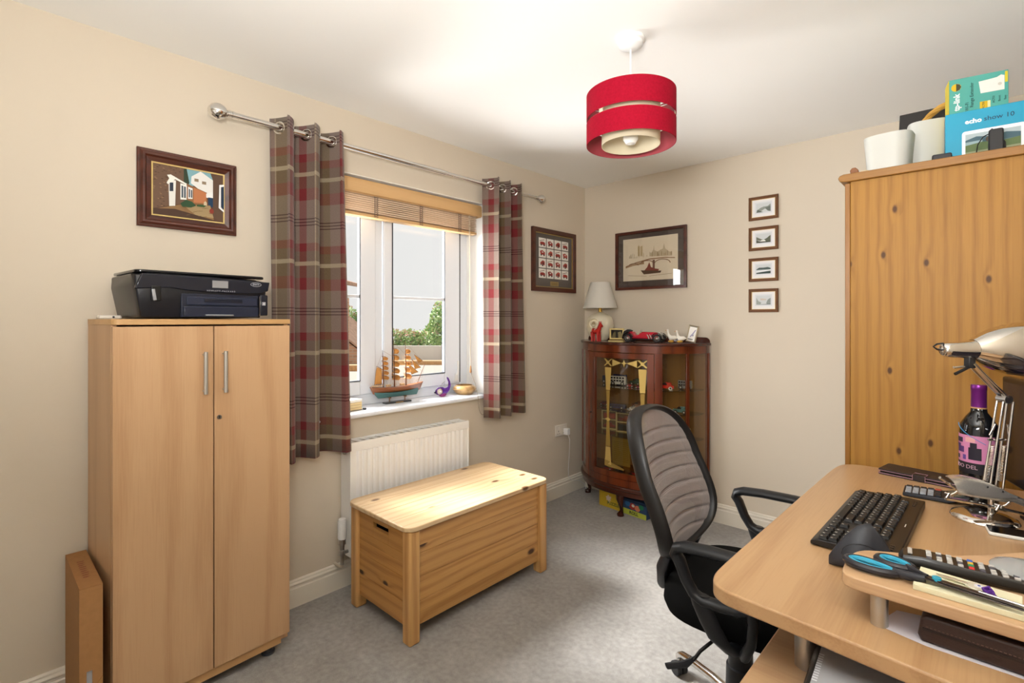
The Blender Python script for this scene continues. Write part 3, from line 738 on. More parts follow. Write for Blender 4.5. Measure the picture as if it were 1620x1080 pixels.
# 1: courtyard painting
W1, H1 = .349, .300
t = frame('framed_painting', 'mahogany framed painting of a brick courtyard above the printer', (0, -2.7805, 1.848), 90, W1, H1, .026, .048, mahf, 'scoop')
gw, gh = W1-.092, H1-.092
b = MB()
for k, (o, y) in enumerate(((0, -.012), (.005, -.013))): pass
rings = [[(sx*(gw/2-p[0]), p[1], sz*(gh/2-p[0])) for p in ((0, -.004), (0, -.0135), (.005, -.0125), (.005, -.004))] for sx, sz in ((-1, -1), (1, -1), (1, 1), (-1, 1))]
b.ring(rings, closed_loop=True, caps=False); b.build('gilt_slip', mat('c9b070', .4, .4), t, ang=20)
u, v = gw-.006, gh-.006
def uvp(pts): return [((a-.5)*u, (c-.5)*v) for a, c in pts]
items = [('5a4030', uvp(rect(0, 1, 0, 1)))]
rnd = random.Random(3)
items += [('7ea8b0', uvp([(.42, 1), (.8, 1), (.85, .82), (.45, .62)])), ('e2e0da', uvp([(.53, .86), (.66, .99), (.86, .84), (.84, .62), (.78, .5), (.52, .72)])), ('8c7a62', uvp(rect(.57, .63, .77, .83))), ('8c7a62', uvp(rect(.68, .74, .74, .8))),
          ('33402f', uvp([(.38, 1), (.46, 1), (.5, .72), (.46, .62), (.42, .62)])),
          ('8a5f3c', uvp([(.46, .7), (.75, .58), (.76, .33), (.46, .30)])), ('b5734a', uvp([(.56, .64), (.74, .57), (.74, .36), (.56, .34)])),
          ('e8e6df', uvp([(.48, .64), (.545, .62), (.545, .41), (.48, .40)])), ('4f5a60', uvp([(.49, .6), (.51, .595), (.51, .43), (.49, .43)])), ('4f5a60', uvp([(.52, .59), (.54, .585), (.54, .43), (.52, .43)])),
          ('e4e4e0', uvp([(.74, .56), (.84, .62), (.84, .48), (.74, .48)])), ('1d3a55', uvp(rect(.77, .84, .30, .49))),
          ('5c4636', uvp([(.84, .95), (1, .99), (1, .0), (.84, .1)])), ('6b5240', uvp([(0, 1), (.42, 1), (.42, .55), (.44, .3), (0, .12)])), ('8a6a45', uvp([(.0, .1), (.44, .29), (.8, .33), (.86, .0), (.1, .0)])),
          ('a28a63', uvp([(.4, .27), (.8, .32), (.85, .08), (.6, .08)])), ('4a3528', uvp([(0, .12), (.3, .16), (.75, .06), (1, .0), (0, 0)]))]
for i in range(90):   # brick courses on the near wall
    a, c = rnd.random()*.38, rnd.random()*.82+.16
    if a > .2 and c < .75: continue
    items.append((rnd.choice(['7d6046', '59402f', '8f7050', '4a3527']), uvp(rect(a, a+.025, c, c+.012))))
items += [('dedcd4', uvp([(.21, .70), (.31, .72), (.30, .22), (.22, .20)])), ('2f3644', uvp([(.225, .66), (.275, .67), (.275, .50), (.225, .49)])), ('e8e6dc', uvp([(.19, .80), (.24, .82), (.46, .69), (.45, .66), (.3, .74), (.2, .62), (.185, .65), (.22, .74)])),
          ('ebe9e0', uvp([(.37, .68), (.46, .66), (.455, .37), (.37, .36)])), ('46525a', uvp([(.385, .64), (.41, .635), (.41, .40), (.385, .40)])), ('46525a', uvp([(.42, .63), (.445, .625), (.445, .40), (.42, .40)])),
          ('2e4a2e', uvp([(.37, .28), (.45, .37), (.53, .35), (.59, .28), (.52, .23), (.4, .22)])), ('3a5632', uvp([(.6, .3), (.66, .32), (.74, .31), (.7, .27), (.6, .27)])),
          ('8c3b2c', uvp(disc(.815, .21, .033, .055))), ('e8e8e6', uvp([(.93, .78), (1, .80), (1, .76), (.955, .74), (.955, .32), (1, .26), (1, .22), (.92, .3)])), ('20344a', uvp([(.96, .74), (1, .76), (1, .27), (.96, .33)])),
          ('c8b898', uvp([(.7, .36), (.72, .4), (.745, .37), (.745, .31), (.7, .31)]))]
for i in range(14):
    a = .4+rnd.random()*.38; c = .06+rnd.random()*.22
    items.append(('6d5638', uvp([(a, c), (a+.05, c+.012), (a+.05, c+.018), (a, c+.006)])))
art('painting', t, -.0095, items)

# 2: sixteen cards of red fire engines
W2, H2 = .515, .459
cy = -.405
t = frame('framed_card_set', 'tall dark framed set of sixteen red vehicle cards near the corner', (0, cy, 1.776), 90, W2, H2, .022, .033, mahf, 'flat')
MB().box(-W2/2+.03, W2/2-.03, -.006, -.0008, -H2/2+.03, H2/2-.03).build('mount_board', mat('5f5852', .7), t, smooth=False)
iw, ih = W2-.066, H2-.066
for k, (o, c) in enumerate(((.0, 'b89b55'),)):
    rings = [[(sx*(iw/2-p[0]), p[1], sz*(ih/2-p[0])) for p in ((0, -.0062), (0, -.0125), (.004, -.0115), (.004, -.0062))] for sx, sz in ((-1, -1), (1, -1), (1, 1), (-1, 1))]
    b = MB(); b.ring(rings, closed_loop=True, caps=False); b.build('gilt_slip', mat(c, .4, .5), t, ang=20)
for r in range(4):
    for c in range(4):
        x0, z0 = -.178+c*.0905, .092-r*.0745
        its = [('e9e5dc', rect(x0, x0+.082, z0, z0+.068))]
        q = lambda pts: [(x0+.041+a*.034, z0+.034+d*.026) for a, d in pts]
        hue = rnd.choice(['a3372e', '8f2f2a', 'b24a3c', '9b3a33'])
        if (r*4+c) % 3 == 0: its += [(hue, q([(-.8, -.5), (.9, -.7), (.9, 0), (.3, .3), (-.7, .2)])), ('6e2722', q([(-.9, .35), (.7, .8), (.7, .95), (-.9, .5)])), ('2b2422', q([(-.6, -.85), (-.2, -.85), (-.2, -.4), (-.6, -.4)])), ('2b2422', q([(.4, -.95), (.8, -.95), (.8, -.5), (.4, -.5)]))]
        elif (r*4+c) % 3 == 1: its += [(hue, q([(-.8, .5), (0, .75), (.85, .2), (.85, -.6), (-.6, -.5)])), ('ded7cc', q([(-.2, .4), (.3, .3), (.3, 0), (-.2, .1)])), ('2b2422', q(disc(-.4, -.6, .22, .26, 10))), ('2b2422', q(disc(.55, -.65, .22, .26, 10)))]
        else: its += [(hue, q([(-.7, .1), (.1, .8), (.8, .5), (.8, -.6), (-.7, -.4)])), ('4a1d1a', q([(.0, .2), (.6, .1), (.6, -.3), (0, -.2)])), ('2b2422', q(disc(.1, -.62, .25, .28, 10))), ('6b655f', q(disc(-.5, -.4, .2, .24, 10)))]
        art('card', t, -.0066, its)
art('brass_plaque', t, -.0066, [('9d8656', rect(-.045, .055, -.185, -.152)), ('6d5a34', rect(-.035, .045, -.166, -.163)), ('6d5a34', rect(-.03, .04, -.175, -.172))])
MB().box(-iw/2+.002, iw/2-.002, -.0095, -.0085, -ih/2+.002, ih/2-.002).build('glazing', glass_mat('thin_picture_glass', (1, 1, 1), .25), t, smooth=False)

# 3: river sketch on the back wall
W3, H3 = .562, .434
t = frame('framed_sketch', 'wide mahogany framed brown ink sketch of a river bridge and towers', (.577, 0, 1.780), 0, W3, H3, .02, .021, mahf, 'flat')
MB().box(-W3/2+.018, W3/2-.018, -.006, -.0008, -H3/2+.018, H3/2-.018).build('mount_board', mat('4b4039', .7), t, smooth=False)
its = []
sw, sh = .435, .315
def S(pts): return [(-.002+(a-.5)*sw, .006+(c-.5)*sh) for a, c in pts]
its.append(('d8cbb2', S(rect(0, 1, 0, 1))))
its += [('c7b696', S([(.28, .58), (.38, .56), (.38, .84), (.36, .80), (.33, .80), (.3, .84), (.28, .8)])), ('a78e5f', S([(.29, .58), (.31, .58), (.31, .8), (.29, .82)])), ('a78e5f', S([(.345, .58), (.36, .58), (.36, .8), (.345, .82)])),
        ('b9a98c', S([(.5, .55), (.5, .66), (.53, .62), (.57, .7), (.58, .8), (.59, .68), (.65, .64), (.7, .68), (.74, .7), (.76, .82), (.78, .7), (.85, .62), (.9, .6), (.9, .52)])),
        ('c9bca2', S([(.12, .6), (.2, .66), (.2, .55), (.28, .58), (.28, .53), (.12, .54)]))]
def arc(cx, cz, rx, rz, a0, a1, th, col, n=14):
    for i in range(n):
        a, c = radians(a0+(a1-a0)*i/n), radians(a0+(a1-a0)*(i+1)/n)
        its.append((col, S([(cx+rx*cos(a), cz+rz*sin(a)), (cx+rx*cos(c), cz+rz*sin(c)), (cx+(rx-th)*cos(c), cz+(rz-th)*sin(c)), (cx+(rx-th)*cos(a), cz+(rz-th)*sin(a))][::-1])))
its += [('8d6a4b', S([(.05, .36), (.25, .44), (.5, .50), (.78, .505), (.95, .48), (.95, .46), (.78, .485), (.5, .475), (.25, .415), (.05, .33)])), ('9c7d5c', S([(.05, .33), (.25, .41), (.4, .44), (.4, .38), (.2, .36), (.05, .31)]))]
arc(.2, .36, .1, .06, 180, 0, .015, '7a583d'); arc(.45, .38, .13, .085, 170, 0, .016, '7a583d'); arc(.73, .36, .15, .11, 175, 5, .016, '7a583d')
its += [('6f5142', S([(.56, .46), (.6, .46), (.6, .2), (.56, .22)])), ('7b3f32', S([(.4, .22), (.46, .3), (.5, .42), (.53, .3), (.6, .26), (.68, .24), (.64, .18), (.44, .16)])), ('54402f', S([(.34, .24), (.72, .20), (.70, .155), (.4, .14)])), ('a08b70', S([(.1, .14), (.45, .10), (.45, .092), (.1, .13)])), ('a08b70', S([(.5, .1), (.9, .13), (.9, .122), (.5, .09)]))]
for i in range(26):
    a = .12+rnd.random()*.8; h_ = rnd.random()*.07
    its.append((rnd.choice(['8f7757', '6e563d', 'a58d6b']), S([(a, .54), (a+.006, .54), (a+.006, .58+h_), (a, .58+h_)])))
art('sketch', t, -.0066, its)
MB().box(-W3/2+.019, W3/2-.019, -.0095, -.0085, -H3/2+.019, H3/2-.019).build('glazing', glass_mat('picture_glass', (1, 1, 1), 1.1), t, smooth=False)

# 4-7: four small engravings one above another
oakf = wood('small_frame_oak', '6f4624', '4c2c14', 'X', freq=90, contrast=.5, rough=.35)
desc = [('topmost of the four small brown framed engravings, grey village view', 0), ('second from the top of the four small brown framed engravings, lake between dark hills', 1), ('third from the top of the four small brown framed engravings, dark shoreline over pale water', 2), ('lowest of the four small brown framed engravings, faint valley view', 3)]
for (lab, k), zc in zip(desc, (2.038, 1.847, 1.653, 1.460)):
    t = frame('framed_engraving', lab, (1.3505, 0, zc), 0, .172, .146, .014, .018, oakf, 'double', group='small framed engravings')
    rings = [[(sx*(.069-p[0]), p[1], sz*(.056-p[0])) for p in ((0, -.002), (0, -.0075), (.003, -.0065), (.003, -.002))] for sx, sz in ((-1, -1), (1, -1), (1, 1), (-1, 1))]
    b = MB(); b.ring(rings, closed_loop=True, caps=False); b.build('gilt_slip', mat('d9bd86', .4, .3), t, ang=20)
    x0, x1, z0, z1 = -.042, .042, -.026, .03
    q = lambda pts: [(x0+(x1-x0)*a, z0+(z1-z0)*c) for a, c in pts]
    its = [('e6e4e2', rect(-.066, .066, -.053, .053)), ('d6d8da', rect(-.05, .05, -.034, .038)), ('c9cdcd', q(rect(0, 1, 0, 1)))]
    if k == 0: its += [('8a9088', q([(0, .2), (.3, .5), (.5, .6), (.8, .62), (1, .85), (1, .3), (.6, .35), (.3, .1)])), ('5d645c', q([(0, 0), (.1, .35), (.3, .15), (.5, .0)])), ('6a706a', q([(.6, .45), (1, .6), (1, 0), (.8, .1)]))]
    if k == 1: its += [('6c6e60', q([(0, .3), (0, .7), (.3, .45), (.5, .3), (.5, .2)])), ('5e6152', q([(.5, .3), (.75, .5), (1, .8), (1, .1), (.55, .15)])), ('e4e4de', q([(.35, .3), (.6, .3), (.7, .05), (.3, .05)])), ('4b4d40', q([(0, .3), (.3, .15), (1, .12), (1, 0), (0, 0)]))]
    if k == 2: its += [('4d5a58', q([(0, .5), (.2, .7), (.5, .68), (.8, .72), (1, .6), (1, .45), (0, .45)])), ('e6e8e8', q([(0, .3), (1, .42), (1, .3), (0, .2)])), ('43504c', q([(0, 0), (0, .12), (.4, .2), (1, .3), (1, 0)]))]
    if k == 3: its += [('9aa09a', q([(0, .0), (0, .8), (.15, .4), (.35, .25), (.3, 0)])), ('8a918c', q([(1, .0), (1, .75), (.8, .55), (.7, .2), (.75, 0)])), ('c8b8a8', q([(.3, .7), (.7, .6), (.7, .5), (.3, .5)])), ('6d7570', q([(0, 0), (1, .1), (1, 0)]))]
    art('engraving', t, -.0045, its)

# ================================================================== pine chest
t = thing('blanket_chest', 'knotty pine blanket chest in front of the radiator', 'chest', (.413, -1.722, 0))
x0, x1, y0, y1 = -.235, .235, -.445, .445
def post(px, py):
    b = MB(); s = .0275
    pts = [(px-s, py-s), (px+s, py-s), (px+s, py+s), (px-s, py+s)]
    b.box(px-s, px+s, py-s, py+s, 0, .468)
    b.build('corner_post', 'pine_leg', t, bevel=.009, seg=3)
for px in (x0+.03, x1-.024):
    for py in (y0+.03, y1-.03): post(px, py)
def panel(a, c, axis, name, m):
    b = MB(); zs = [.065, .139*1-.002+.064, .27, .335, .402, .463]
    zs = [.062, .162, .262, .362, .463]
    for k in range(4):
        if axis == 'X': b.box(a, a+.018, c[0], c[1], zs[k]+.0006, zs[k+1]-.0006)
        else: b.box(c[0], c[1], a, a+.018, zs[k]+.0006, zs[k+1]-.0006)
    return b
b = panel(x1-.034, (y0+.057, y1-.057), 'X', 'front', None); b.build('front_panel', 'pine_x', t, bevel=.002)
b = panel(x0+.016, (y0+.057, y1-.057), 'X', 'back', None); b.build('back_panel', 'pine_x', t, bevel=.002)
def endp(yy):
    b = MB(); zs = [.062, .162, .262, .362]
    for k in range(3): b.box(x0+.057, x1-.051, yy, yy+.018, zs[k]+.0006, zs[k+1]-.0006)
    # top board with the hand slot
    a, c, s0, s1 = x0+.057, x1-.051, -.060, .060
    b.box(a, s0, yy, yy+.018, .3626, .463); b.box(s1, c, yy, yy+.018, .3626, .463)
    b.box(s0, s1, yy, yy+.018, .3626, .405); b.box(s0, s1, yy, yy+.018, .431, .463)
    b.build('end_panel', 'pine_side', t, bevel=.0015)
endp(y0+.018); endp(y1-.036)
MB().box(x0+.04, x1-.035, y0+.04, y1-.04, .075, .087).build('bottom_board', 'pine_side', t)
MB().box(x0+.035, x0+.040, y0+.06, y1-.06, .09, .45).build('lining', 'blackpl', t, smooth=False)
b = MB()
L0, L1, K0, K1 = x0-.012, x1+.012, y0-.012, y1+.012
full = rrect(L0, L1, K0, K1, .05, 8)
b.prism(full, .4695, .4895, 'Z')
b.build('lid', 'pine_top', t, bevel=.004, seg=3)
b = MB()
for i in range(1, 4):
    xx = L0+(L1-L0)*i/4
    b.box(xx-.0008, xx+.0008, K0+.004, K1-.004, .4894, .48975)
b.build('board_joints', mat('9c6f3e', .7), t, smooth=False)

# ================================================================== things on the window sill
SZ = .8652
names = [('dark', .0), ]
for k, (w_, c, lab) in enumerate((('a', 'e6d7bb', 'lowest cream slab of the stack of coasters on the sill'), ('b', 'eadcc0', 'second from the bottom in the stack of coasters on the sill'), ('c', 'ead9b8', 'third from the bottom in the stack of coasters on the sill'), ('d', 'f1e8d4', 'topmost white-faced coaster of the stack on the sill'))):
    t = thing('coaster', lab, 'coaster', (-.088, -2.035, SZ+.0028+k*.0135), 8+k*2-4, group='coasters stacked on the sill')
    MB().prism(rrect(-.055, .055, -.055, .055, .004), 0, .0125, 'Z').build('slab', mat('f0e9da' if k == 3 else 'e3c994', .6), t, bevel=.0015)
    MB().prism(rrect(-.054, .054, -.054, .054, .004), -.0008, 0, 'Z').build('cork_base', mat('7a4a3a', .8), t)
    if k == 0:
        pass
t = thing('coaster_stand', 'small dark-footed tray under the coaster stack', 'tray', (-.088, -2.035, SZ), 8)
MB().prism(rrect(-.056, .056, -.056, .056, .004), .0, .0025, 'Z').build('tray', mat('3a3431', .5), t)
t = thing('key', 'small black fob lying on the sill beside the coasters', 'fob', (-.032, -1.965, SZ), 20)
b = MB(); b.prism(rrect(-.010, .010, -.006, .006, .004), 0, .009, 'Z'); b.build('fob', 'blackpl', t, bevel=.002)
b = MB(); b.tube([(-.010, 0, .004), (-.018, .004, .003), (-.03, .008, .0025)], .0015, 6); b.build('wire', 'steel', t)

# model ship
t = thing('model_ship', 'wooden three-masted model sailing ship on a stand on the sill', 'ship model', (-.10, -1.715, SZ), 90-4)
t.scale = (1.0, 1.0, 1.03)
hullw = mat('8a4c1e', .3, name='hull_varnish', coat=.4); hullg = mat('47706e', .4)
spar = mat('6b3c1e', .5); sail = mat('cf9650', .7, noise=.1, nscale=30); rope = mat('8d7458', .8)
b = MB(); b.box(-.085, .085, -.018, .018, 0, .008); b.build('stand_base', mat('33373a', .3), t, bevel=.003)
art('name_plate', t, -.0182, [('b8905a', rect(-.02, .03, .002, .0065))])
for x in (-.05, .05):
    b = MB(); b.cyl((x, 0, .008), (x, 0, .034), .003, n=10); b.box(x-.003, x+.003, -.016, .016, .030, .036); b.build('stand_post', mat('7c5a38', .4), t)
def hull(z0, z1, m0, w0, w1, name, m, l0, l1):
    b = MB(); n = 16; rings = []
    for i in range(n+1):
        u = i/n; 
        wd = (w0+(w1-w0)*.5)*1.0
        fl = sin(pi*min(1, .12+u*.88))**.55 if u > .0 else .5
        ring = []
        for j in range(9):
            a = pi*j/8
            hgt = (1-sin(a))
            xx = l0[0]+(l1[0]-l0[0])*u; xt = l0[1]+(l1[1]-l0[1])*u
            sheer = .010*(2*u-1)**2+.014*max(0, u-.6)
            zz = z0+(z1+sheer-z0)*hgt
            wdt = (w0+(w1-w0)*hgt)*fl
            ring.append((xx+(xt-xx)*hgt, -wdt*cos(a) if True else 0, zz))
        rings.append(ring)
    b.ring(rings, False, True); return b.build(name, m, t, ang=40)
hull(.034, .060, 0, .010, .022, 'lower_hull', hullg, (-.120, -.150), (.130, .150))
hull(.059, .089, 0, .022, .027, 'upper_hull', hullw, (-.150, -.165), (.150, .175))
b = MB(); b.box(-.155, -.10, -.018, .018, .101, .1035); b.box(-.07, -.045, -.008, .008, .093, .104); b.box(.02, .045, -.008, .008, .093, .104); b.build('deck_house', mat('c9a477', .5), t)
b = MB()
for i in range(26):
    x = -.16+i*.0125
    for s in (-1, 1):
        zz = .098+.010*((x/.16))**2+.008*max(0, x/.16-.2); b.cyl((x, s*.02*(1-.6*max(0, abs(x)/.16-.6)), zz), (x, s*.02*(1-.6*max(0, abs(x)/.16-.6)), zz+.010), .0008, n=5)
b.build('railing', mat('d8c9ae', .5), t)
masts = [(-.088, .295), (-.018, .345), (.058, .34)]
for k, (mx, mh) in enumerate(masts):
    b = MB(); b.tube([(mx, 0, .085), (mx-.002, 0, .2), (mx-.006, 0, mh)], [.0042, .003, .0012], 8)
    b.build('mast', spar, t)
    nyard = 5
    for j in range(nyard):
        zz = .135+j*(mh-.165)/nyard
        hw = .042-.0055*j
        b = MB(); b.tube([(mx+.006, -hw*.65, zz+.02), (mx+.004, 0, zz+.021), (mx-.002, hw*.65, zz+.022)], .0016, 6); y_ = b.build('yard', spar, t)
        b = MB()
        def sl_(u, v):
            return (mx+.006+.020*sin(pi*v)*(.4+.6*sin(pi*u))+(.5-u)*.016, (u-.5)*2*hw*.62, zz+.018-v*(mh-.165)/nyard*.72)
        b.grid(sl_, 6, 5); b.build('square_sail', sail, t, solid=.0006)
def tri(p, name='jib'):
    b = MB(); p = [Vector(q) for q in p]
    def f(u, v):
        a = p[0].lerp(p[1], u); q = p[0].lerp(p[2], u); r = a.lerp(q, v); r.y += .004*sin(pi*v)*u; return r
    b.grid(f, 6, 4); b.build(name, sail, t, solid=.0008, normals=False)
    b = MB(); b.tube([p[0], p[1], p[2], p[0]], .0010, 5); b.build('sail_rope', spar, t)
tri([(.070, 0, .215), (.095, 0, .150), (.140, 0, .160)]); tri([(.095, 0, .235), (.118, 0, .178), (.158, 0, .185)]); tri([(.112, 0, .262), (.138, 0, .212), (.172, 0, .222)])
b = MB(); p = [(-.128, 0, .205), (-.096, 0, .190), (-.096, 0, .112), (-.142, 0, .112)]
b.grid(lambda u, v: Vector(p[0]).lerp(Vector(p[1]), u).lerp(Vector(p[3]).lerp(Vector(p[2]), u), v)+Vector((0, .004*sin(pi*v), 0)), 5, 5); b.build('spanker_sail', sail, t, solid=.0008, normals=False)
b = MB(); b.tube([(-.146, 0, .110), (-.088, 0, .108)], .0014, 6); b.tube([(-.130, 0, .210), (-.090, 0, .188)], .0014, 6); b.tube([(-.130, 0, .21), (-.143, 0, .11)], .0009, 6); b.build('gaff', spar, t)
b = MB(); b.tube([(.135, 0, .100), (.186, 0, .205)], [.0026, .0012], 8); b.build('bowsprit', spar, t)
b = MB()
for mx, mh in masts:
    for s in (-1, 1):
        for k in (-.014, 0, .014):
            b.tube([(mx+k, s*.022, .102), (mx-.002, 0, mh*.66)], .0005, 4, caps=False)
b.tube([(-.088, 0, .290), (-.018, 0, .25)], .0005, 4); b.tube([(-.018, 0, .33), (.058, 0, .26)], .0005, 4); b.tube([(.055, 0, .33), (.186, 0, .205)], .0005, 4); b.tube([(.056, 0, .28), (.165, 0, .16)], .0005, 4); b.tube([(-.092, 0, .285), (-.128, 0, .205), (-.143, 0, .11)], .0005, 4)
b.tube([(.186, 0, .205), (.160, 0, .11)], .0005, 4)
b.build('rigging', rope, t)

# glass fish
t = thing('glass_fish', 'clear and purple glass fish ornament on the sill', 'ornament', (-.085, -1.395, SZ), 80)
gl = mat('f4f4f6', .02, trans=1.0, ior=1.3, name='clear_glass_body'); pg = mat('7d3fb0', .05, trans=.75, ior=1.35, name='purple_glass'); pk = mat('c84fa0', .05, trans=.6, ior=1.35)
b = MB(); b.tube([(-.052, 0, .028), (-.045, 0, .030), (-.03, 0, .034), (-.005, 0, .034), (.02, 0, .032), (.038, 0, .045), (.048, 0, .065), (.046, 0, .09), (.036, 0, .11), (.03, 0, .118)], [.004, .014, .024, .027, .020, .013, .009, .007, .006, .002], 18, flat=.55)
b.build('body', pg, t, ang=80)
b = MB(); b.ell((-.022, -.003, .034), (.022, .0145, .020), 16, 10); b.build('flank_spot', mat('b9aa93', .15, coat=.5), t)
b = MB(); b.cyl((-.024, -.0178, .036), (-.024, -.0158, .036), .006, n=16); b.build('eye', mat('d9d5cb', .2), t)
b = MB(); b.ell((0, 0, .012), (.026, .014, .0125), 16, 8); b.build('belly_fin', pk, t)
b = MB(); b.tube([(-.02, 0, .055), (0, 0, .075), (.02, 0, .095)], [.002, .007, .001], 10, flat=.4); b.build('dorsal_fin', gl, t)
b = MB(); b.tube([(-.049, 0, .028), (-.058, 0, .030)], [.005, .003], 10); b.build('lips', 'blackgl', t)
# wooden bowl
t = thing('wooden_bowl', 'low turned wooden bowl at the right end of the sill', 'bowl', (-.075, -1.225, SZ))
t.scale = (1.08, 1.08, 1.45)
bw = wood('turned_wood', 'c09a66', '8e6838', 'X', freq=120, contrast=.5, rough=.3, coat=.3)
b = MB(); b.lathe([(.0001, .0), (.045, .0), (.062, .012), (.070, .022), (.064, .032), (.050, .040), (.046, .040), (.05, .034), (.056, .022), (.045, .010), (.0001, .008)], (0, 0, 0), 36); b.build('bowl', bw, t, ang=50)

# ================================================================== pendant lamp
t = thing('pendant_lamp', 'red two-tier drum pendant lamp hanging from the ceiling', 'lamp', (1.384, -1.682, 2.4))
b = MB(); b.lathe([(.0001, 0), (.052, 0), (.052, -.012), (.045, -.016), (.044, -.028), (.03, -.038), (.010, -.042), (.0001, -.042)], (0, 0, 0), 32); b.build('ceiling_rose', 'white', t)
b = MB(); b.cyl((0, 0, -.04), (0, 0, -.30), .003, n=8); b.build('flex', 'white', t)
redf = mat('a20f29', .85, spec=.15, noise=.12, nscale=160, bump=.3, bscale=500, name='red_linen')
def fabric_thru(m, f=.25):
    nt = m.node_tree; b = nt.nodes['Principled BSDF']; out_ = nt.nodes['Material Output']; tr = nt.nodes.new('ShaderNodeBsdfTranslucent')
    src = b.inputs['Base Color'].links[0].from_socket if b.inputs['Base Color'].links else None
    if src: L(nt, src, tr.inputs[0])
    else: tr.inputs[0].default_value = b.inputs['Base Color'].default_value
    mx = nt.nodes.new('ShaderNodeMixShader'); mx.inputs[0].default_value = f; L(nt, b.outputs[0], mx.inputs[1]); L(nt, tr.outputs[0], mx.inputs[2]); L(nt, mx.outputs[0], out_.inputs[0])
    return m
redf = fabric_thru(redf, .2)
creamf = fabric_thru(mat('e6dcc0', .85, spec=.2, name='cream_lining', bump=.05, bscale=400), .3)
R = .165
def band(z0, z1, r, name, ms, lin_=None):
    b = MB(); b.lathe([(r, z0), (r, z1)], (0, 0, 0), 72, 0); 
    b.lathe([(r-.0022, z1), (r-.0022, z0)], (0, 0, 0), 72, 1 if lin_ else 0)
    b.lathe([(r-.0022, z0), (r, z0)], (0, 0, 0), 72); b.lathe([(r-.0022, z1), (r, z1)], (0, 0, 0), 72)
    return b.build(name, ms, t, ang=50)
inred = mat('a04048', .6)
band(-.303, -.212, R, 'upper_shade', [redf, inred], 1); band(-.400, -.318, R, 'lower_shade', [redf, inred], 1)
band(-.403, -.225, .108, 'inner_shade', [creamf, creamf], 1)
b = MB(); b.lathe([(R-.003, -.319), (R-.0012, -.317)], (0, 0, 0), 72)
for a in (20, 140, 260):
    a = radians(a); b.obox(((R-.004)*cos(a), (R-.004)*sin(a), -.31), (-sin(a), cos(a), 0), (cos(a), sin(a), 0), (0, 0, 1), .008, .001, .014)
b.build('spacer', creamf, t)
b = MB()
for a in (0, 120, 240):
    a = radians(a); b.tube([(.02*cos(a), .02*sin(a), -.305), (.1065*cos(a), .1065*sin(a), -.29), ((R-.003)*cos(a), (R-.003)*sin(a), -.29)], .0015, 6)
b.tube([(.02*cos(2*pi*i/20), .02*sin(2*pi*i/20), -.305) for i in range(20)], .002, 6, closed=True); b.build('spider_fitting', 'white', t)
b = MB(); b.lathe([(.0001, -.28), (.014, -.285), (.018, -.30), (.018, -.335), (.0001, -.336)], (0, 0, 0), 20); b.build('lamp_holder', 'white', t)
b = MB(); b.lathe([(.012, -.336), (.016, -.345), (.028, -.368), (.028, -.382), (.018, -.397), (.0001, -.401)], (0, 0, 0), 20); b.build('bulb', mat('efeee8', .15), t)

# ================================================================== bow-fronted display cabinet
cabx = .54
t = thing('display_cabinet', 'bow-fronted mahogany display cabinet full of toy vehicles in the corner', 'cabinet', (cabx, -.0195, 0))
# half-width .485, plan curve of the front (local x, y<=0)
plan = [(-.48, -.0), (-.478, -.06), (-.44, -.15), (-.375, -.235), (-.29, -.305), (-.20, -.345), (-.10, -.367), (0, -.374), (.10, -.367), (.20, -.345), (.29, -.305), (.375, -.235), (.44, -.15), (.478, -.06), (.48, .0)]
def offs(o, pl=plan):
    r = []
    for x, y in pl:
        d = math.hypot(x, y-.0+.0); n = Vector((x*.6, y-.02)).normalized() if d else Vector((0, -1)); r.append((x+n.x*o, min(0, y+n.y*o)))
    return r
def fine(pl, k=4):
    """smooth the polyline (Catmull-Rom)"""
    r = []
    for i in range(len(pl)-1):
        p0 = Vector(pl[max(i-1, 0)]); p1 = Vector(pl[i]); p2 = Vector(pl[i+1]); p3 = Vector(pl[min(i+2, len(pl)-1)])
        for q in range(k):
            u = q/k; r.append(tuple(.5*((2*p1)+(p2-p0)*u+(2*p0-5*p1+4*p2-p3)*u*u+(3*p1-p0-3*p2+p3)*u**3)))
    r.append(pl[-1]); return r
PL = fine(plan)
def slab(o, z0, z1, name, m, bevel=0, par=None):
    b = MB(); b.prism(fine(offs(o)), z0, z1, 'Z'); return b.build(name, m, par or t, bevel=bevel)
slab(.012, 1.168, 1.186, 'top', 'mahog_d', .005)
b = MB(); b.prism(rrect(-.484, .484, 1.18, 1.222, [.03, .03, .001, .001]), -.010, .0, 'Y'); b.build('back_upstand', 'mahog_d', t, bevel=.002)
slab(-.001, 1.118, 1.168, 'frieze', 'mahog')
slab(-.001, .215, .262, 'base_rail', 'mahog')
slab(.012, .185, .215, 'base_moulding', 'mahog_d', .008)
slab(.0, .150, .185, 'apron', 'mahog_d', .004)
b = MB(); b.box(-.47, .47, -.012, -.002, .2, 1.15); b.build('back_board', 'cabback', t)
def seg(u0, u1, o0, o1, z0, z1, name, m, par=None, bevel=0):
    """a piece of the curved front between plan parameters u0..u1 (0..1 along PL)"""
    def at(u):
        f = u*(len(PL)-1); i = min(int(f), len(PL)-2); a = Vector(PL[i]); c = Vector(PL[i+1]); return a.lerp(c, f-i)
    n = max(2, int((u1-u0)*60))
    ins, ous = [], []
    for i in range(n+1):
        u = u0+(u1-u0)*i/n; p = at(u); d = (at(min(1, u+.01))-at(max(0, u-.01))).normalized(); nn = Vector((d.y, -d.x))
        if nn.y > .001 and False: nn = -nn
        ous.append(tuple(p+nn*o1)); ins.append(tuple(p+nn*o0))
    b = MB(); b.prism(ous+ins[::-1], z0, z1, 'Z'); return b.build(name, m, par or t, bevel=bevel)
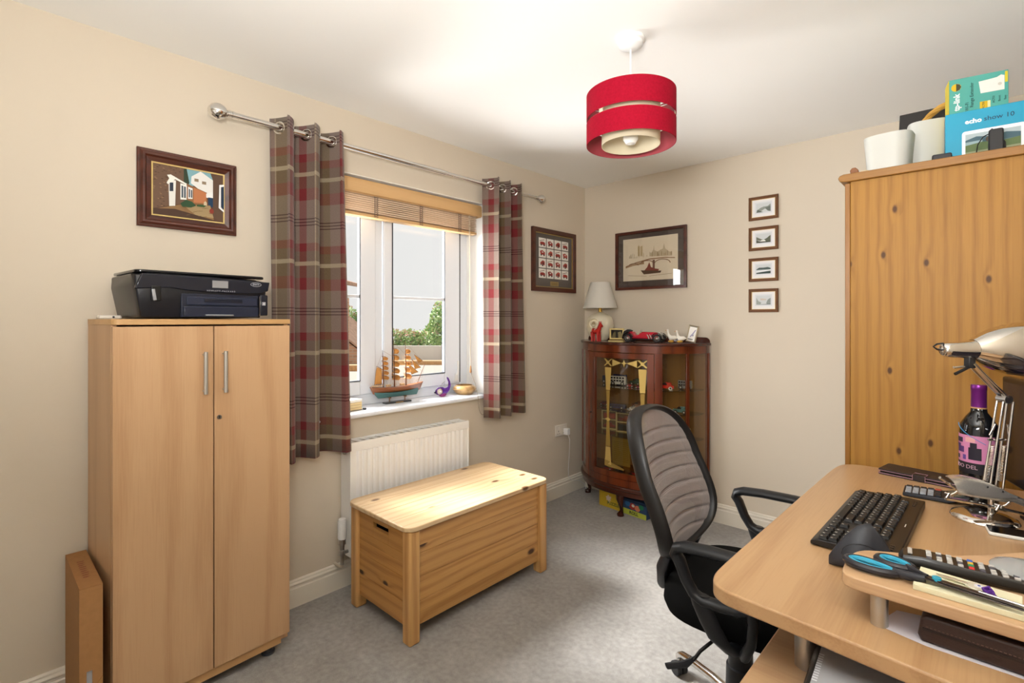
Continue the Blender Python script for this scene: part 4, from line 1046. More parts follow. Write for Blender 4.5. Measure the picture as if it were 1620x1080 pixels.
# plan direction: from left-back round to right-back; outward normal is (dy, -dx)
UL, UR = .305, .682
seg(.0, .03, -.022, .004, .262, 1.118, 'post', 'mahog', bevel=.002); seg(.97, 1, -.022, .004, .262, 1.118, 'post', 'mahog', bevel=.002)
seg(UL-.035, UL, -.02, .004, .262, 1.118, 'post', 'mahog', bevel=.002); seg(UR, UR+.035, -.02, .004, .262, 1.118, 'post', 'mahog', bevel=.002)
seg(.818, .832, -.014, .003, .262, 1.118, 'glazing_bar', 'mahog', bevel=.001); seg(.150, .164, -.014, .003, .262, 1.118, 'glazing_bar', 'mahog', bevel=.001)
seg(.03, UL-.035, -.008, -.005, .262, 1.118, 'side_pane', 'glass_c'); seg(UR+.035, .97, -.008, -.005, .262, 1.118, 'side_pane', 'glass_c')
door = seg(UL+.002, UL+.055, -.018, .005, .266, 1.114, 'door', 'mahog', bevel=.002)
seg(UR-.034, UR-.002, -.018, .005, .266, 1.114, 'stile', 'mahog', door, bevel=.002)
seg(UL+.055, UR-.034, -.018, .005, 1.078, 1.114, 'top_rail', 'mahog', door); seg(UL+.055, UR-.034, -.018, .005, .266, .305, 'bottom_rail', 'mahog', door)
seg(UL+.055, UR-.034, -.008, -.005, .305, 1.078, 'door_pane', 'glass_c', door)
# gilt geometric motif on the door pane
def atP(u):
    f = u*(len(PL)-1); i = min(int(f), len(PL)-2); return Vector(PL[i]).lerp(Vector(PL[i+1]), f-i)
gm = mat('d2b468', .35, .35, name='gilt_paint'); gm2 = mat('a88a45', .4, .35)
def onpane(pts, name, m, dz=0):
    b = MB(); n = len(pts); vs = []
    for o in (.000, .0015):
        for u, z in pts:
            p = atP(u); d = (atP(u+.01)-atP(u-.01)).normalized(); nn = Vector((d.y, -d.x)); q = p+nn*(-.0045+o+dz); vs.append((q.x, q.y, z))
    b.add(vs, [tuple(range(n))[::-1], tuple(range(n, 2*n))]+[(i, (i+1) % n, n+(i+1) % n, n+i) for i in range(n)]); b.build(name, m, door, smooth=False)
uL, uR = UL+.140, UR-.056; w_ = .019
for uc in (uL, uR):
    onpane([(uc-w_, 1.012), (uc+w_, 1.012), (uc+.012, .856), (uc-.012, .856)], 'gilt_strip', gm)
    onpane([(uc-.0105, .852), (uc+.0105, .852), (uc+.006, .665), (uc-.006, .665)], 'gilt_strip', gm2)
    onpane([(uc-.008, .645), (uc+.008, .645), (uc+.014, .47), (uc-.014, .47)], 'gilt_strip', gm2)
    onpane([(uc-.014, .465), (uc+.014, .465), (uc+.020, .345), (uc-.020, .345)], 'gilt_strip', gm)
    for s in (1, -1):
        onpane([(uc-.021*s-.004, 1.071), (uc-.021*s+.006, 1.073), (uc+.021*s+.004, 1.023), (uc+.021*s-.006, 1.021)], 'gilt_cross', gm, .0006*(1+s))
    onpane([(uc-.010, 1.047), (uc, 1.060), (uc+.010, 1.047), (uc, 1.034)], 'gilt_star', gm, .002)
    onpane([(uc-.020, .655), (uc, .667), (uc+.020, .655), (uc, .643)], 'gilt_star', gm, .001)
um = (uL+uR)/2
onpane([(uL+.026, 1.070), (um-.018, 1.049), (um-.018, 1.045), (uL+.026, 1.022)], 'gilt_bow', gm); onpane([(uR-.026, 1.070), (um+.018, 1.049), (um+.018, 1.045), (uR-.026, 1.022)], 'gilt_bow', gm)
onpane([(um-.018, 1.047), (um-.004, 1.052), (um, 1.072), (um+.004, 1.052), (um+.018, 1.047), (um+.004, 1.042), (um, 1.018), (um-.004, 1.042)], 'gilt_star', gm)
onpane([(uL-.02, .375), (uL, .37), (um, .335), (um, .325), (uL, .33), (uL-.02, .335)], 'gilt_strip', gm2, .001)
# shelves inside: glass
shz = (.345-.05, .545, .715, .875)
for z in shz[1:]:
    b = MB(); b.prism([(x*.93, y*.93-.014) for x, y in PL], z-.006, z, 'Z'); b.build('shelf', glass_mat('shelf_glass', (.82, .88, .84), 1.0) if z == .545 else [m_ for m_ in bpy.data.materials if m_.name.startswith('shelf_glass')][0], t)
# cabriole legs
def leg(x, y, ang):
    a = radians(ang); dx, dy = cos(a), sin(a)
    b = MB(); b.tube([(x-dx*.0, y-dy*.0, .165), (x+dx*.018, y+dy*.018, .14), (x+dx*.022, y+dy*.022, .115), (x+dx*.008, y+dy*.008, .07), (x-dx*.0, y-dy*.0, .035), (x+dx*.008, y+dy*.008, .018), (x+dx*.016, y+dy*.016, .008), (x+dx*.016, y+dy*.016, 0)], [.032, .030, .026, .015, .012, .019, .026, .022], 14)
    b.build('leg', 'mahog_d', t, ang=60)
leg(-.425, -.075, 225); leg(.425, -.075, -45); leg(0, -.315, 270); leg(.29, -.22, -60) if False else None
b = MB(); b.cyl((atP(UL+.02).x, atP(UL+.02).y-.012, .68), (atP(UL+.02).x, atP(UL+.02).y+.0, .68), .006, n=12); b.build('door_knob', 'blackgl', door)

# ---- toy vehicles and small things on the shelves
def body_car(b, L_, W_, H_, m=0, kind=0):
    """low car silhouette extruded across, x along"""
    if kind == 0: pr = [(-.5, .18), (-.5, .5), (-.35, .58), (-.22, .95), (.12, .95), (.24, .6), (.48, .5), (.5, .18)]
    elif kind == 1: pr = [(-.5, .12), (-.5, .95), (-.48, 1), (.46, 1), (.5, .9), (.5, .12)]
    elif kind == 2: pr = [(-.5, .2), (-.5, .62), (.02, .62), (.02, .98), (.3, .98), (.36, .62), (.5, .56), (.5, .2)]
    else: pr = [(-.5, .2), (-.46, .5), (-.2, .5), (-.12, .62), (.0, .62), (.05, .52), (.45, .5), (.5, .2)]
    b.prism([(p[0]*L_, p[1]*H_) for p in pr], -W_/2, W_/2, 'Y', m)
def toy(label, x, y, z, rz, L_, W_, H_, kind, col, trim='e6e2da', wheel='151515', hub='c9c6c0'):
    t = thing('toy_vehicle', label, 'toy vehicle', (x, y, z), rz, group='toy vehicles in the display cabinet')
    b = MB(); body_car(b, L_, W_, H_, 0, kind)
    b.build('body', mat(col, .25, coat=.4), t, bevel=min(L_, H_)*.04)
    b = MB()
    if kind == 1:
        for s in (-1, 1):
            for r in ((.42, .6), (.72, .9)) if H_ > .04 else ((.55, .8),):
                for i in range(5):
                    a = -.44+i*.18; b.box(a*L_, (a+.13)*L_, s*W_/2-.0006, s*W_/2+.0006, r[0]*H_, r[1]*H_)
    else:
        for s in (-1, 1): b.box(-.18*L_, .1*L_, s*W_/2-.0006, s*W_/2+.0006, .64*H_, .85*H_)
    b.build('windows', mat('20242a', .1), t, smooth=False)
    for xx in (-.3, .3):
        for s in (-1, 1):
            b = MB(); r = .17*H_+.003
            b.cyl((xx*L_, s*(W_/2+.001), r), (xx*L_, s*(W_/2-.006), r), r, n=14); b.cyl((xx*L_, s*(W_/2+.0016), r), (xx*L_, s*(W_/2), r), r*.5, n=10, m=1)
            b.build('wheel', [mat(wheel, .6), mat(hub, .3, .5)], t)
    return t
z3, z2, z1_, z0_ = .8755, .7155, .5455, .2625
# top shelf
toy('white and grey double-decker toy bus on the top cabinet shelf', .462, -.250, z3, 12, .115, .03, .066, 1, 'd6d4cf')
toy('red toy sports car in front of the bus on the top cabinet shelf', .57, -.275, z3, 20, .05, .022, .022, 0, 'b3201c')
toy('red toy van with white wheels behind the right cabinet glass', .815, -.235, z3, 16, .105, .035, .052, 2, 'd42a1c', wheel='e8e6e2', hub='333333')
toy('dark red toy saloon beside the white-wheeled van on the top shelf', .705, -.20, z3, 12, .075, .03, .035, 0, '6b1a1c')
toy('grey toy lorry at the far right of the top cabinet shelf', .90, -.13, z3, 8, .085, .035, .06, 1, '8f9498')
toy('navy blue toy van at the left of the top cabinet shelf', .335, -.19, z3, 5, .07, .03, .055, 1, '2b3150')
toy('small pink toy car near the door hinge on the top shelf', .645, -.30, z3, 20, .035, .02, .018, 0, 'b03a58')
# second shelf
toy('dark blue toy coach on the second cabinet shelf', .47, -.28, z2, 12, .13, .035, .034, 1, '2a2f55')
toy('maroon toy car at the left of the second cabinet shelf', .335, -.22, z2, 0, .08, .035, .032, 0, '6d2a28')
toy('black toy tanker on the right of the second cabinet shelf', .70, -.25, z2, 20, .09, .034, .04, 2, '23242a')
toy('teal and white toy truck at the right end of the second shelf', .88, -.16, z2, 12, .09, .035, .05, 2, '4d7d80')
toy('brown toy lorry behind the dark blue coach', .56, -.15, z2, 8, .08, .035, .045, 2, '6a3b28')
toy('green toy lorry behind the bus on the top cabinet shelf', .55, -.16, z3, 5, .08, .034, .05, 2, '3f5a48')
toy('dark blue double-decker toy bus at the back of the top shelf', .40, -.12, z3, 0, .10, .03, .062, 1, '2a3566')
toy('purple toy car left of the double-decker on the top shelf', .385, -.215, z3, 10, .05, .024, .022, 0, '4a3766')
toy('cream toy saloon at the right of the second cabinet shelf', .80, -.23, z2, 18, .075, .034, .03, 0, 'c9bfa8')
toy('silver toy car next to the blue coach on the second shelf', .60, -.285, z2, 16, .075, .034, .03, 0, '9c9ca0')
toy('maroon toy van on the low glass shelf at the right', .80, -.22, z1_, 15, .08, .035, .045, 1, '5d2024')
# framed slots (cream-edged boxes) standing on the lower glass shelf
for k, (x, lab) in enumerate(((.365, 'cream-edged display case with red models, left one in the cabinet'), (.50, 'cream-edged display case with dark models, middle one in the cabinet'), (.635, 'cream-edged display case, right one behind the chair in the cabinet'))):
    u = thing('model_case', lab, 'case', (x, -.215-.02*k, z1_), 10)
    b = MB(); b.box(-.058, .058, -.003, .003, 0, .007); b.box(-.058, .058, -.003, .003, .066, .073); b.box(-.058, .058, -.003, .003, .128, .135); b.box(-.058, -.051, -.003, .003, .007, .128); b.box(.051, .058, -.003, .003, .007, .128); b.build('case_frame', mat('c8b27c', .4), u, bevel=.001)
    MB().box(-.056, .056, .025, .03, .002, .133).build('case_back', mat('6e5436', .6), u, smooth=False)
    for j, (zc, c) in enumerate(((.008, '8e3a30' if k == 0 else '3a3d3c'), (.0735, '9d4434' if k != 1 else '7a3328'))):
        b = MB(); body_car(b, .085, .02, .042, 0, (k+j) % 4)
        v = b.v; b.v = [(p[0], p[1]+.011, p[2]+zc) for p in v]; b.build('model_car', mat(c, .35), u, bevel=.001)
# lowest floor of the cabinet
toy('maroon toy racing car at the bottom left of the cabinet', .37, -.25, z0_, 15, .09, .04, .03, 3, '7a2226')
toy('black toy steam lorry at the bottom of the cabinet', .49, -.29, z0_, 10, .08, .04, .05, 2, '26272a')
toy('red toy fire engine at the bottom of the cabinet', .60, -.30, z0_, 10, .09, .04, .04, 2, '8f2a22')
toy('green toy van at the back of the cabinet floor', .62, -.15, z0_, 5, .08, .04, .05, 1, '3c4a3c')
u = thing('notice_card', 'yellowed card leaning at the back of the cabinet floor', 'card', (.395, -.10, z0_), 0)
MB().box(-.075, .075, -.002, .002, 0, .20).build('card', mat('a9873a', .8), u, smooth=False)
art('card_lines', u, -.0025, [('8c6d2a', rect(-.06, .06, .03+.014*i, .034+.014*i)) for i in range(11)])
u = thing('ornament_box', 'tan-lidded white tin on the cabinet floor near the right glass', 'tin', (.90, -.13, .5455), 0)
b = MB(); b.cyl((0, 0, 0), (0, 0, .07), .035, n=24); b.build('tin', mat('cdb878', .5), u, bevel=.002)

# ---- on top of the cabinet
CT = 1.1865
t = thing('table_lamp', 'cream ceramic table lamp with white shade on the display cabinet', 'lamp', (.235, -.135, CT))
t.scale = (1.17,)*3
cer = mat('e3d9bf', .35, name='cream_ceramic')
b = MB(); b.lathe([(.0001, 0), (.046, 0), (.05, .006), (.066, .025), (.080, .055), (.087, .09), (.085, .12), (.073, .148), (.05, .166), (.025, .176), (.012, .181), (.0001, .182)], (0, 0, 0), 40)
bd = b.build('base', cer, t, ang=60)
b = MB(); b.lathe([(.013, -.010), (.016, -.004), (.020, .0), (.026, .002), (.031, .0), (.033, -.006)], (0, 0, 0), 32, axis='Y')
dv = Vector((.12, -.99, 0)).normalized()
o = b.build('moulded_ring', mat('d8ccae', .45), t, loc=(dv.x*.084, dv.y*.084, .105), rot=(radians(-6), 0, math.atan2(dv.x, -dv.y)*1.0))
b = MB(); b.lathe([(.0001, -.002), (.014, -.001)], (0, 0, 0), 24, axis='Y'); b.build('ring_hollow', mat('a89774', .6), t, loc=(dv.x*.0845, dv.y*.0845, .105), rot=(0, 0, math.atan2(dv.x, -dv.y)))
b = MB(); b.cyl((0, 0, .18), (0, 0, .225), .011, n=16); b.build('lamp_holder', 'gold', t)
b = MB(); b.lathe([(.111, .205), (.062, .372)], (0, 0, 0), 48); b.lathe([(.0605, .372), (.1095, .205)], (0, 0, 0), 48); b.lathe([(.062, .372), (.0605, .372)], (0, 0, 0), 48); b.lathe([(.1095, .205), (.111, .205)], (0, 0, 0), 48)
b.build('shade', fabric_thru(mat('e6e2d8', .85, name='shade_linen'), .25), t, ang=50)
b = MB()
for a in (0, 120, 240):
    a = radians(a); b.tube([(.01*cos(a), .01*sin(a), .22), (.1*cos(a), .1*sin(a), .236)], .0013, 5)
b.build('shade_carrier', 'white', t)
# painted wooden horse
t = thing('wooden_horse', 'small red painted wooden horse in front of the table lamp', 'ornament', (.277, -.252, CT), -14)
t.scale = (1.42,)*3
rd = mat('bf2a22', .35, name='red_paint')
b = MB()
b.tube([(-.028, 0, .045), (-.02, 0, .050), (.0, 0, .048), (.016, 0, .050), (.022, 0, .060), (.028, 0, .075), (.033, 0, .087)], [.009, .0155, .014, .0155, .013, .0105, .009], 12, flat=.75)
b.tube([(.029, 0, .086), (.038, 0, .080), (.047, 0, .073)], [.0095, .0075, .0055], 10, flat=.75)
for x, l in ((-.024, 1), (.018, 1)):
    for s in (-1, 1): b.tube([(x, s*.006, .045), (x+.001, s*.0075, .022), (x+.001, s*.008, 0)], [.0085, .0055, .0065], 8)
for s in (-1, 1): b.tube([(.030, s*.005, .092), (.031, s*.006, .101)], [.003, .001], 6)
b.build('body', rd, t, ang=60)
b = MB(); b.tube([(.0, -.0115, .055), (.0, 0, .0635), (.0, .0115, .055)], .0022, 6); b.tube([(.024, 0, .094), (.018, 0, .082), (.013, 0, .066)], [.002, .003, .002], 6); b.build('harness', mat('d8cfc0', .4), t)
# brass photo frame on an easel foot
t = thing('photo_frame', 'gold landscape photo frame between the lamp and the model car', 'photo frame', (.45, -.245, CT), 10)
t.scale = (1.42,)*3
b = MB(); ring = [[(sx*(.038-p[0]), p[1], .034+sz*(.028-p[0])+.003) for p in ((0, 0), (0, -.006), (.002, -.008), (.007, -.008), (.008, -.004), (.008, 0))] for sx, sz in ((-1, -1), (1, -1), (1, 1), (-1, 1))]
b.ring(ring, closed_loop=True, caps=False); b.box(-.04, .04, -.018, .0, 0, .005); b.build('frame', mat('e6d08f', .3, .2), t, ang=25)
art('photograph', t, -.003, [('4d4636', rect(-.031, .031, .015, .059)), ('6f6444', [(-.031, .015), (-.02, .04), (-.01, .05), (0, .03), (.0, .015)]), ('8c7f58', [(.0, .015), (.005, .045), (.02, .05), (.031, .03), (.031, .015)]), ('2f2d26', [(-.008, .015), (-.006, .04), (.0, .045), (.006, .038), (.008, .015)])])
MB().box(-.035, .035, -.003, .0, .010, .062).build('backing', 'blackpl', t, smooth=False)

# model vintage car
t = thing('model_car', 'red and black vintage open-top model car on the display cabinet', 'model car', (.665, -.265, CT+.0005), 10)
t.scale = (1.75,)*3
cr = mat('b3142b', .2, coat=.5, name='car_red'); ck = mat('121214', .2, coat=.4, name='car_black'); chs = M['steel']
def wheel(x, y, r=.0165, par=None):
    b = MB(); b.lathe([(r*.62, -.003), (r*.86, -.0045), (r, -.002), (r, .002), (r*.86, .0045), (r*.62, .003)], (x, y, r), 22, axis='Y', m=0)
    s = 1 if y > 0 else -1
    for i in range(10):
        a = 2*pi*i/10; b.tube([(x, y+s*.001, r), (x+r*.66*cos(a), y, r+r*.66*sin(a))], .0007, 4, m=1)
    b.lathe([(r*.66, -.002), (r*.66, .002), (r*.60, .002), (r*.60, -.002)], (x, y, r), 22, axis='Y', m=1); b.cyl((x, y-.003, r), (x, y+.003, r), .0035, n=10, m=1)
    b.build('wheel', [mat('191919', .7), mat('d8d6d0', .25, .8)], t)
for x in (-.052, .062):
    for y in (-.027, .027): wheel(x, y)
b = MB(); b.prism([(-.055, .014), (-.062, .026), (-.052, .040), (-.038, .042), (-.030, .030), (-.014, .028), (-.010, .036), (-.006, .036), (.0, .041), (.058, .039), (.062, .032), (.062, .014)], -.015, .015, 'Y'); b.build('body', cr, t, bevel=.003, seg=2, ang=30)
b = MB(); b.box(-.075, .08, -.012, .012, .010, .015); b.box(-.035, .045, -.030, -.020, .010, .0125); b.box(-.035, .045, .020, .030, .010, .0125); b.build('chassis', ck, t, bevel=.001)
for x, a0, a1 in ((-.052, 10, 190), (.062, 0, 165)):
    for y in (-.027, .027):
        b = MB(); pr = [(x+.0215*cos(radians(a)), .0165+.0215*sin(radians(a))) for a in range(a0, a1+1, 15)]
        inn = [(x+.0195*cos(radians(a)), .0165+.0195*sin(radians(a))) for a in range(a1, a0-1, -15)]
        b.prism(pr+inn, y-.006, y+.006, 'Y'); b.build('mudguard', ck, t, ang=40)
b = MB(); b.prism([(-.080, .022), (-.074, .042), (-.058, .050), (-.044, .045), (-.050, .040), (-.062, .040), (-.070, .024)], -.016, .016, 'Y'); b.build('folded_hood', mat('18181a', .7), t, bevel=.002)
b = MB(); b.box(.0605, .0635, -.010, .010, .014, .040); b.build('radiator_grille', chs, t, bevel=.001)
for s in (-1, 1):
    b = MB(); b.ell((.070, s*.013, .032), (.004, .0055, .0055), 12, 8); b.build('headlamp', mat('e2e2dc', .1, .6), t)
b = MB(); b.tube([(.02, -.0155, .030), (.026, -.020, .024), (.030, -.022, .014)], .0018, 6); b.tube([(.03, -.0155, .030), (.036, -.020, .024), (.040, -.022, .014)], .0018, 6); b.tube([(.04, -.0155, .030), (.046, -.020, .024), (.048, -.022, .014)], .0018, 6); b.build('exhaust_pipes', mat('d9d7d2', .2, .9), t)
b = MB(); b.obox((-.008, 0, .043), (.25, 0, 1), (0, 1, 0), (1, 0, -.25), .008, .014, .0006); b.build('windscreen', M['glass'], t)
# pair of goose figurines
for k, (dx, dy, sc, lab) in enumerate(((0, 0, 1.0, 'left of the two small white goose figurines, slightly taller'), (.055, .014, .92, 'right of the two small white goose figurines, beside the leaning photo frame'))):
    t = thing('goose_figurine', lab, 'figurine', (.838+dx, -.215+dy, CT), 20, group='goose figurines')
    t.scale = (1.45,)*3
    b = MB(); b.tube([(.034*sc, 0, .024*sc), (.020*sc, 0, .024*sc), (.0, 0, .022*sc), (-.008*sc, 0, .034*sc), (-.010*sc, 0, .048*sc), (-.012*sc, 0, .056*sc)], [.001, .010*sc, .012*sc, .007*sc, .0035*sc, .0048*sc], 12)
    b.ell((-.013*sc, 0, .058*sc), (.005*sc, .0045*sc, .0045*sc), 10, 8); b.build('body', mat('efe9dc', .25), t, ang=70)
    b = MB(); b.tube([(-.017*sc, 0, .058*sc), (-.024*sc, 0, .056*sc)], [.002, .0005], 6); b.build('beak', mat('c8893a', .4), t)
    b = MB(); b.ell((.002, 0, .007), (.013, .009, .006), 12, 8); b.cyl((0, 0, .008), (0, 0, .014), .004, n=8); b.build('feet', mat('c99b3c', .3, .2), t)
# leaning photo frame
t = thing('photo_frame', 'silver portrait photo frame tilted at the right end of the display cabinet', 'photo frame', (.948, -.158, CT+.006), -10, rot=(radians(-8), radians(10), radians(-4)))
t.scale = (1.28,)*3
b = MB(); ring = [[(sx*(.026-p[0]), p[1], .044+sz*(.044-p[0])) for p in ((0, .004), (0, -.003), (.003, -.005), (.006, -.003), (.006, .004))] for sx, sz in ((-1, -1), (1, -1), (1, 1), (-1, 1))]
b.ring(ring, closed_loop=True, caps=False); b.build('frame', mat('a99d84', .3, .6), t, ang=25)
art('photograph', t, -.001, [('e6e2da', rect(-.021, .021, .005, .083)), ('9b94ad', [(-.010, .028), (.0, .045), (.012, .068), (.016, .064), (.004, .038), (-.004, .026)]), ('5b5a70', [(.002, .034), (.010, .044), (.007, .030)]), ('6d6a62', rect(-.017, .010, .012, .017)), ('77756c', rect(-.02, .02, .079, .083))])
MB().box(-.021, .021, .0, .003, .005, .083).build('backing', 'blackpl', t, smooth=False)

# ---- boxes under the cabinet
def jigsaw(name, lab, x, y, rz, w, d, h, col, side):
    t = thing(name, lab, 'box', (x, y, 0), rz)
    MB().box(0, w, 0, d, 0, h).build('box', mat(col, .6), t, bevel=.0015)
    return t
t = jigsaw('jigsaw_box', 'yellow jigsaw box marked PUZZLE on the floor under the display cabinet', .315, -.268, -6, .195, .20, .118, 'c9a92c', 0)
text(t, 'PUZZLE', .030, .125, -.0006, .033, mat('3d5a22', .6), bold=.0006)
its = []
art('piece_print', t, -.0004, [('d9c9b8', [(.06, .075), (.075, .08), (.078, .09), (.088, .09), (.09, .08), (.105, .083), (.108, .07), (.1, .065), (.105, .052), (.09, .055), (.085, .045), (.078, .053), (.065, .05), (.068, .062)]), ('d9c9b8', rect(.086, .096, .036, .048))])
t = jigsaw('game_box', 'blue and red game box marked ROLL under the display cabinet', .523, -.290, -6, .19, .20, .106, '2c4668', 0)
art('game_print', t, -.0004, [('b9c24a', [(.0, .0), (.19, .0), (.19, .035), (0, .04)]), ('a83a32', disc(.08, .065, .028, .022)), ('cf7a5c', disc(.12, .06, .022, .02)), ('3a6aa0', disc(.04, .075, .022, .018)), ('d9d2c0', disc(.085, .07, .012, .01)), ('2d7a55', disc(.15, .075, .02, .018)), ('20304a', rect(0, .19, .09, .104))])
text(t, 'ROLL', .030, .09, -.0008, .019, mat('26331c', .6), bold=.0008)

# ================================================================== wardrobe
WX, WYS, WH = 2.030, -1.356, 1.83
t = thing('wardrobe', 'tall knotty pine wardrobe beside the desk, boxes piled on top', 'wardrobe', (WX, WYS, 0))
WD, WW = .57, .95     # depth in X, width in Y
b = MB(); b.box(.0, WD, 0, .02, .02, WH-.026); b.build('side_panel', 'pine_old', t, bevel=.0015)
b = MB(); b.box(.0, WD, WW-.02, WW, .02, WH-.026); b.build('side_panel', 'pine_old', t)
b = MB(); b.box(WD-.01, WD, .02, WW-.02, .02, WH-.026); b.build('back_panel', 'pine_old', t)
b = MB(); b.box(.0, WD-.01, .02, WW-.02, .06, .08); b.build('bottom_board', 'pine_old', t)
fr = wood('pine_front', '946222', '734a16', 'Z', freq=60, contrast=.4, rough=.35, coat=.3)
MB().box(-.016, -.0005, 0, WW/2-.001, .06, WH-.03).build('door', fr, t, bevel=.002)
MB().box(-.016, -.0005, WW/2+.001, WW, .06, WH-.03).build('door', fr, t, bevel=.002)
d = MB(); d.ell((-.028, .07, .80), (.013, .014, .014), 14, 10); d.cyl((-.02, .07, .80), (-.012, .07, .80), .006, n=10); d.build('door_knob', 'blackgl', t)
b = MB(); b.prism([(-.030, WH-.022), (-.034, WH-.012), (-.030, WH-.004), (-.018, WH), (WD, WH), (WD, WH-.026), (-.012, WH-.026)], -.012, WW+.012, 'Y'); b.build('cornice', 'pine_cor', t, bevel=.002)
# scroll of the back rail seen at the front left
b = MB(); b.prism([(-.0, WH), (-.002, WH+.012), (.004, WH+.020), (.014, WH+.020), (.021, WH+.012), (.024, WH)], .0, .016, 'Y'); b.build('pediment_scroll', wood('pediment', '8a5326', '5f3413', 'X', freq=60, contrast=.4, rough=.35), t, bevel=.002)
MB().box(.024, .045, .03, .05, WH, WH+.012).build('fixing_block', mat('d8c49a', .6), t, bevel=.001)

def xr(px, d):    # helper only for reading notes
    return None
# white tapered pots / speakers and boxes on top (local frames in world metres)
TZ = WH+.0005
t = thing('storage_pot', 'white ribbed storage pot nearest the front corner of the wardrobe top', 'pot', (2.115, -1.175, TZ), -4)
wp = mat('c2c3bc', .45, name='white_pot')
def pot(t, rx, ry, h, m, lip=None):
    b = MB(); n = 40; rings = []
    prof = [(.80, 0), (.86, .1*h), (.93, .6*h), (1.0, h), (.95, h), (.88, .6*h), (.8, .05*h), (.02, .03*h)]
    for s, z in prof: rings.append([(rx*s*math.copysign(abs(cos(2*pi*q/n))**.6, cos(2*pi*q/n)), ry*s*math.copysign(abs(sin(2*pi*q/n))**.6, sin(2*pi*q/n)), z) for q in range(n)])
    b.ring(rings, False, False); b.build('pot', m, t, ang=50)
pot(t, .070, .070, .148, wp)
t = thing('storage_pot', 'taller white pot between the ribbed pot and the blue box', 'pot', (2.207, -.985, TZ), 10)
pot(t, .058, .055, .226, wp)
t = thing('wicker_basket', 'woven basket with an arched cane handle behind the white pots', 'basket', (2.285, -.80, TZ), 8)
t.scale = (1.38, 1.2, 1.36)
cane = wood('cane', 'cfa04a', '9a6c28', 'X', freq=200, contrast=.5, rough=.5); caned = mat('5b3c1a', .8)
b = MB()
for k in range(14):
    zz = .008+k*.011; r = .085+.0016*k
    for s in (0, 1):
        b.tube([((r+.003*(1 if (q+k+s) % 2 else -1))*cos(2*pi*q/28), (r+.003*(1 if (q+k+s) % 2 else -1))*sin(2*pi*q/28), zz+s*.0035) for q in range(28)], .003, 5, closed=True, m=s)
b.build('weave', [cane, caned], t)
b = MB(); b.lathe([(.0001, .004), (.082, .004), (.082, .0)], (0, 0, 0), 24); b.build('base', cane, t)
b = MB()
for k in range(5):
    ph = 2*pi*k/5
    pts = []
    for i in range(33):
        a = pi*i/32; tw = ph+i*.55
        pts.append(((.098+.005*cos(tw))*cos(a), .006*sin(tw), .12+(.135+.005*cos(tw))*sin(a)))
    b.tube(pts, .0042, 6)
b.build('handle', cane, t)
t = thing('black_box', 'flat black cardboard box standing behind the basket on the wardrobe', 'box', (2.078, -.65, TZ), 0)
b = MB(); b.prism([(0, 0), (.33, 0), (.33, .388), (.015, .388)], 0, .07, 'Y'); b.build('box', mat('2b2826', .6, noise=.08, nscale=20), t, bevel=.002)
text(t, 'hp', .02, .035, -.0006, .19, mat('55504c', .6), rotz=0) if False else None

# blue tablet box
t = thing('tablet_box', 'bright blue box printed with a smart display, right on top of the wardrobe', 'box', (2.268, -1.235, TZ), 4)
BW, BH, BD = .33, .168, .085
blue = mat('1493b5', .45, name='cyan_card')
MB().box(0, BW, 0, BD, 0, BH).build('box', blue, t, bevel=.0015)
MB().box(.0, BW, -.0004, -.0001, 0, .006).build('bottom_stripe', mat('1da5c4', .45), t, smooth=False)
text(t, 'echo', .020, .047, -.0008, .133, mat('f2f4f4', .5), align='LEFT', bold=.0006); text(t, 'show 10', .020, .091, -.0008, .1335, mat('12364c', .5), align='LEFT')
DX = lambda pts: [(.040+(a-.05)*.68, c*.74) for a, c in pts]
its = [('e9e9ea', DX(rrect(.050, .262, .0, .140, .012))), ('59707a', DX(rrect(.062, .246, .004, .126, .002)))]
its += [(c, DX(q)) for c, q in [('a8b6ba', [(.062, .126), (.246, .126), (.246, .10), (.2, .106), (.13, .104), (.062, .096)]), ('46606a', [(.062, .1), (.1, .112), (.15, .104), (.2, .112), (.246, .104), (.246, .085), (.062, .082)]), ('8fa6aa', [(.062, .092), (.12, .094), (.12, .080), (.062, .076)]),
        ('5d6f48', [(.062, .078), (.12, .086), (.18, .078), (.246, .086), (.246, .05), (.062, .05)]), ('8a8f70', [(.062, .05), (.246, .055), (.246, .02), (.062, .02)]), ('56603f', [(.062, .025), (.15, .04), (.246, .03), (.246, .004), (.062, .004)]),
        ('2e2b2b', [(.14, .004), (.138, .07), (.150, .088), (.185, .088), (.198, .07), (.2, .004)]), ('6b4a3a', disc(.163, .098, .015, .017)), ('b08468', disc(.163, .095, .009, .011)), ('57493c', disc(.142, .094, .011, .012)), ('222222', disc(.152, .131, .004, .003)), ('d9a8b4', rrect(.262, .268, .03, .09, .002))]]
art('print', t, -.0006, its)
text(t, '10', .024, .062, -.0012, .018, mat('f4f4f4', .5)); text(t, '10', .024, .090, -.0012, .021, mat('f4f4f4', .5))
art('corner_flash', t, -.0006, [('12242e', [(.19, BH), (BW, BH), (BW, .135), (.235, .14)])])
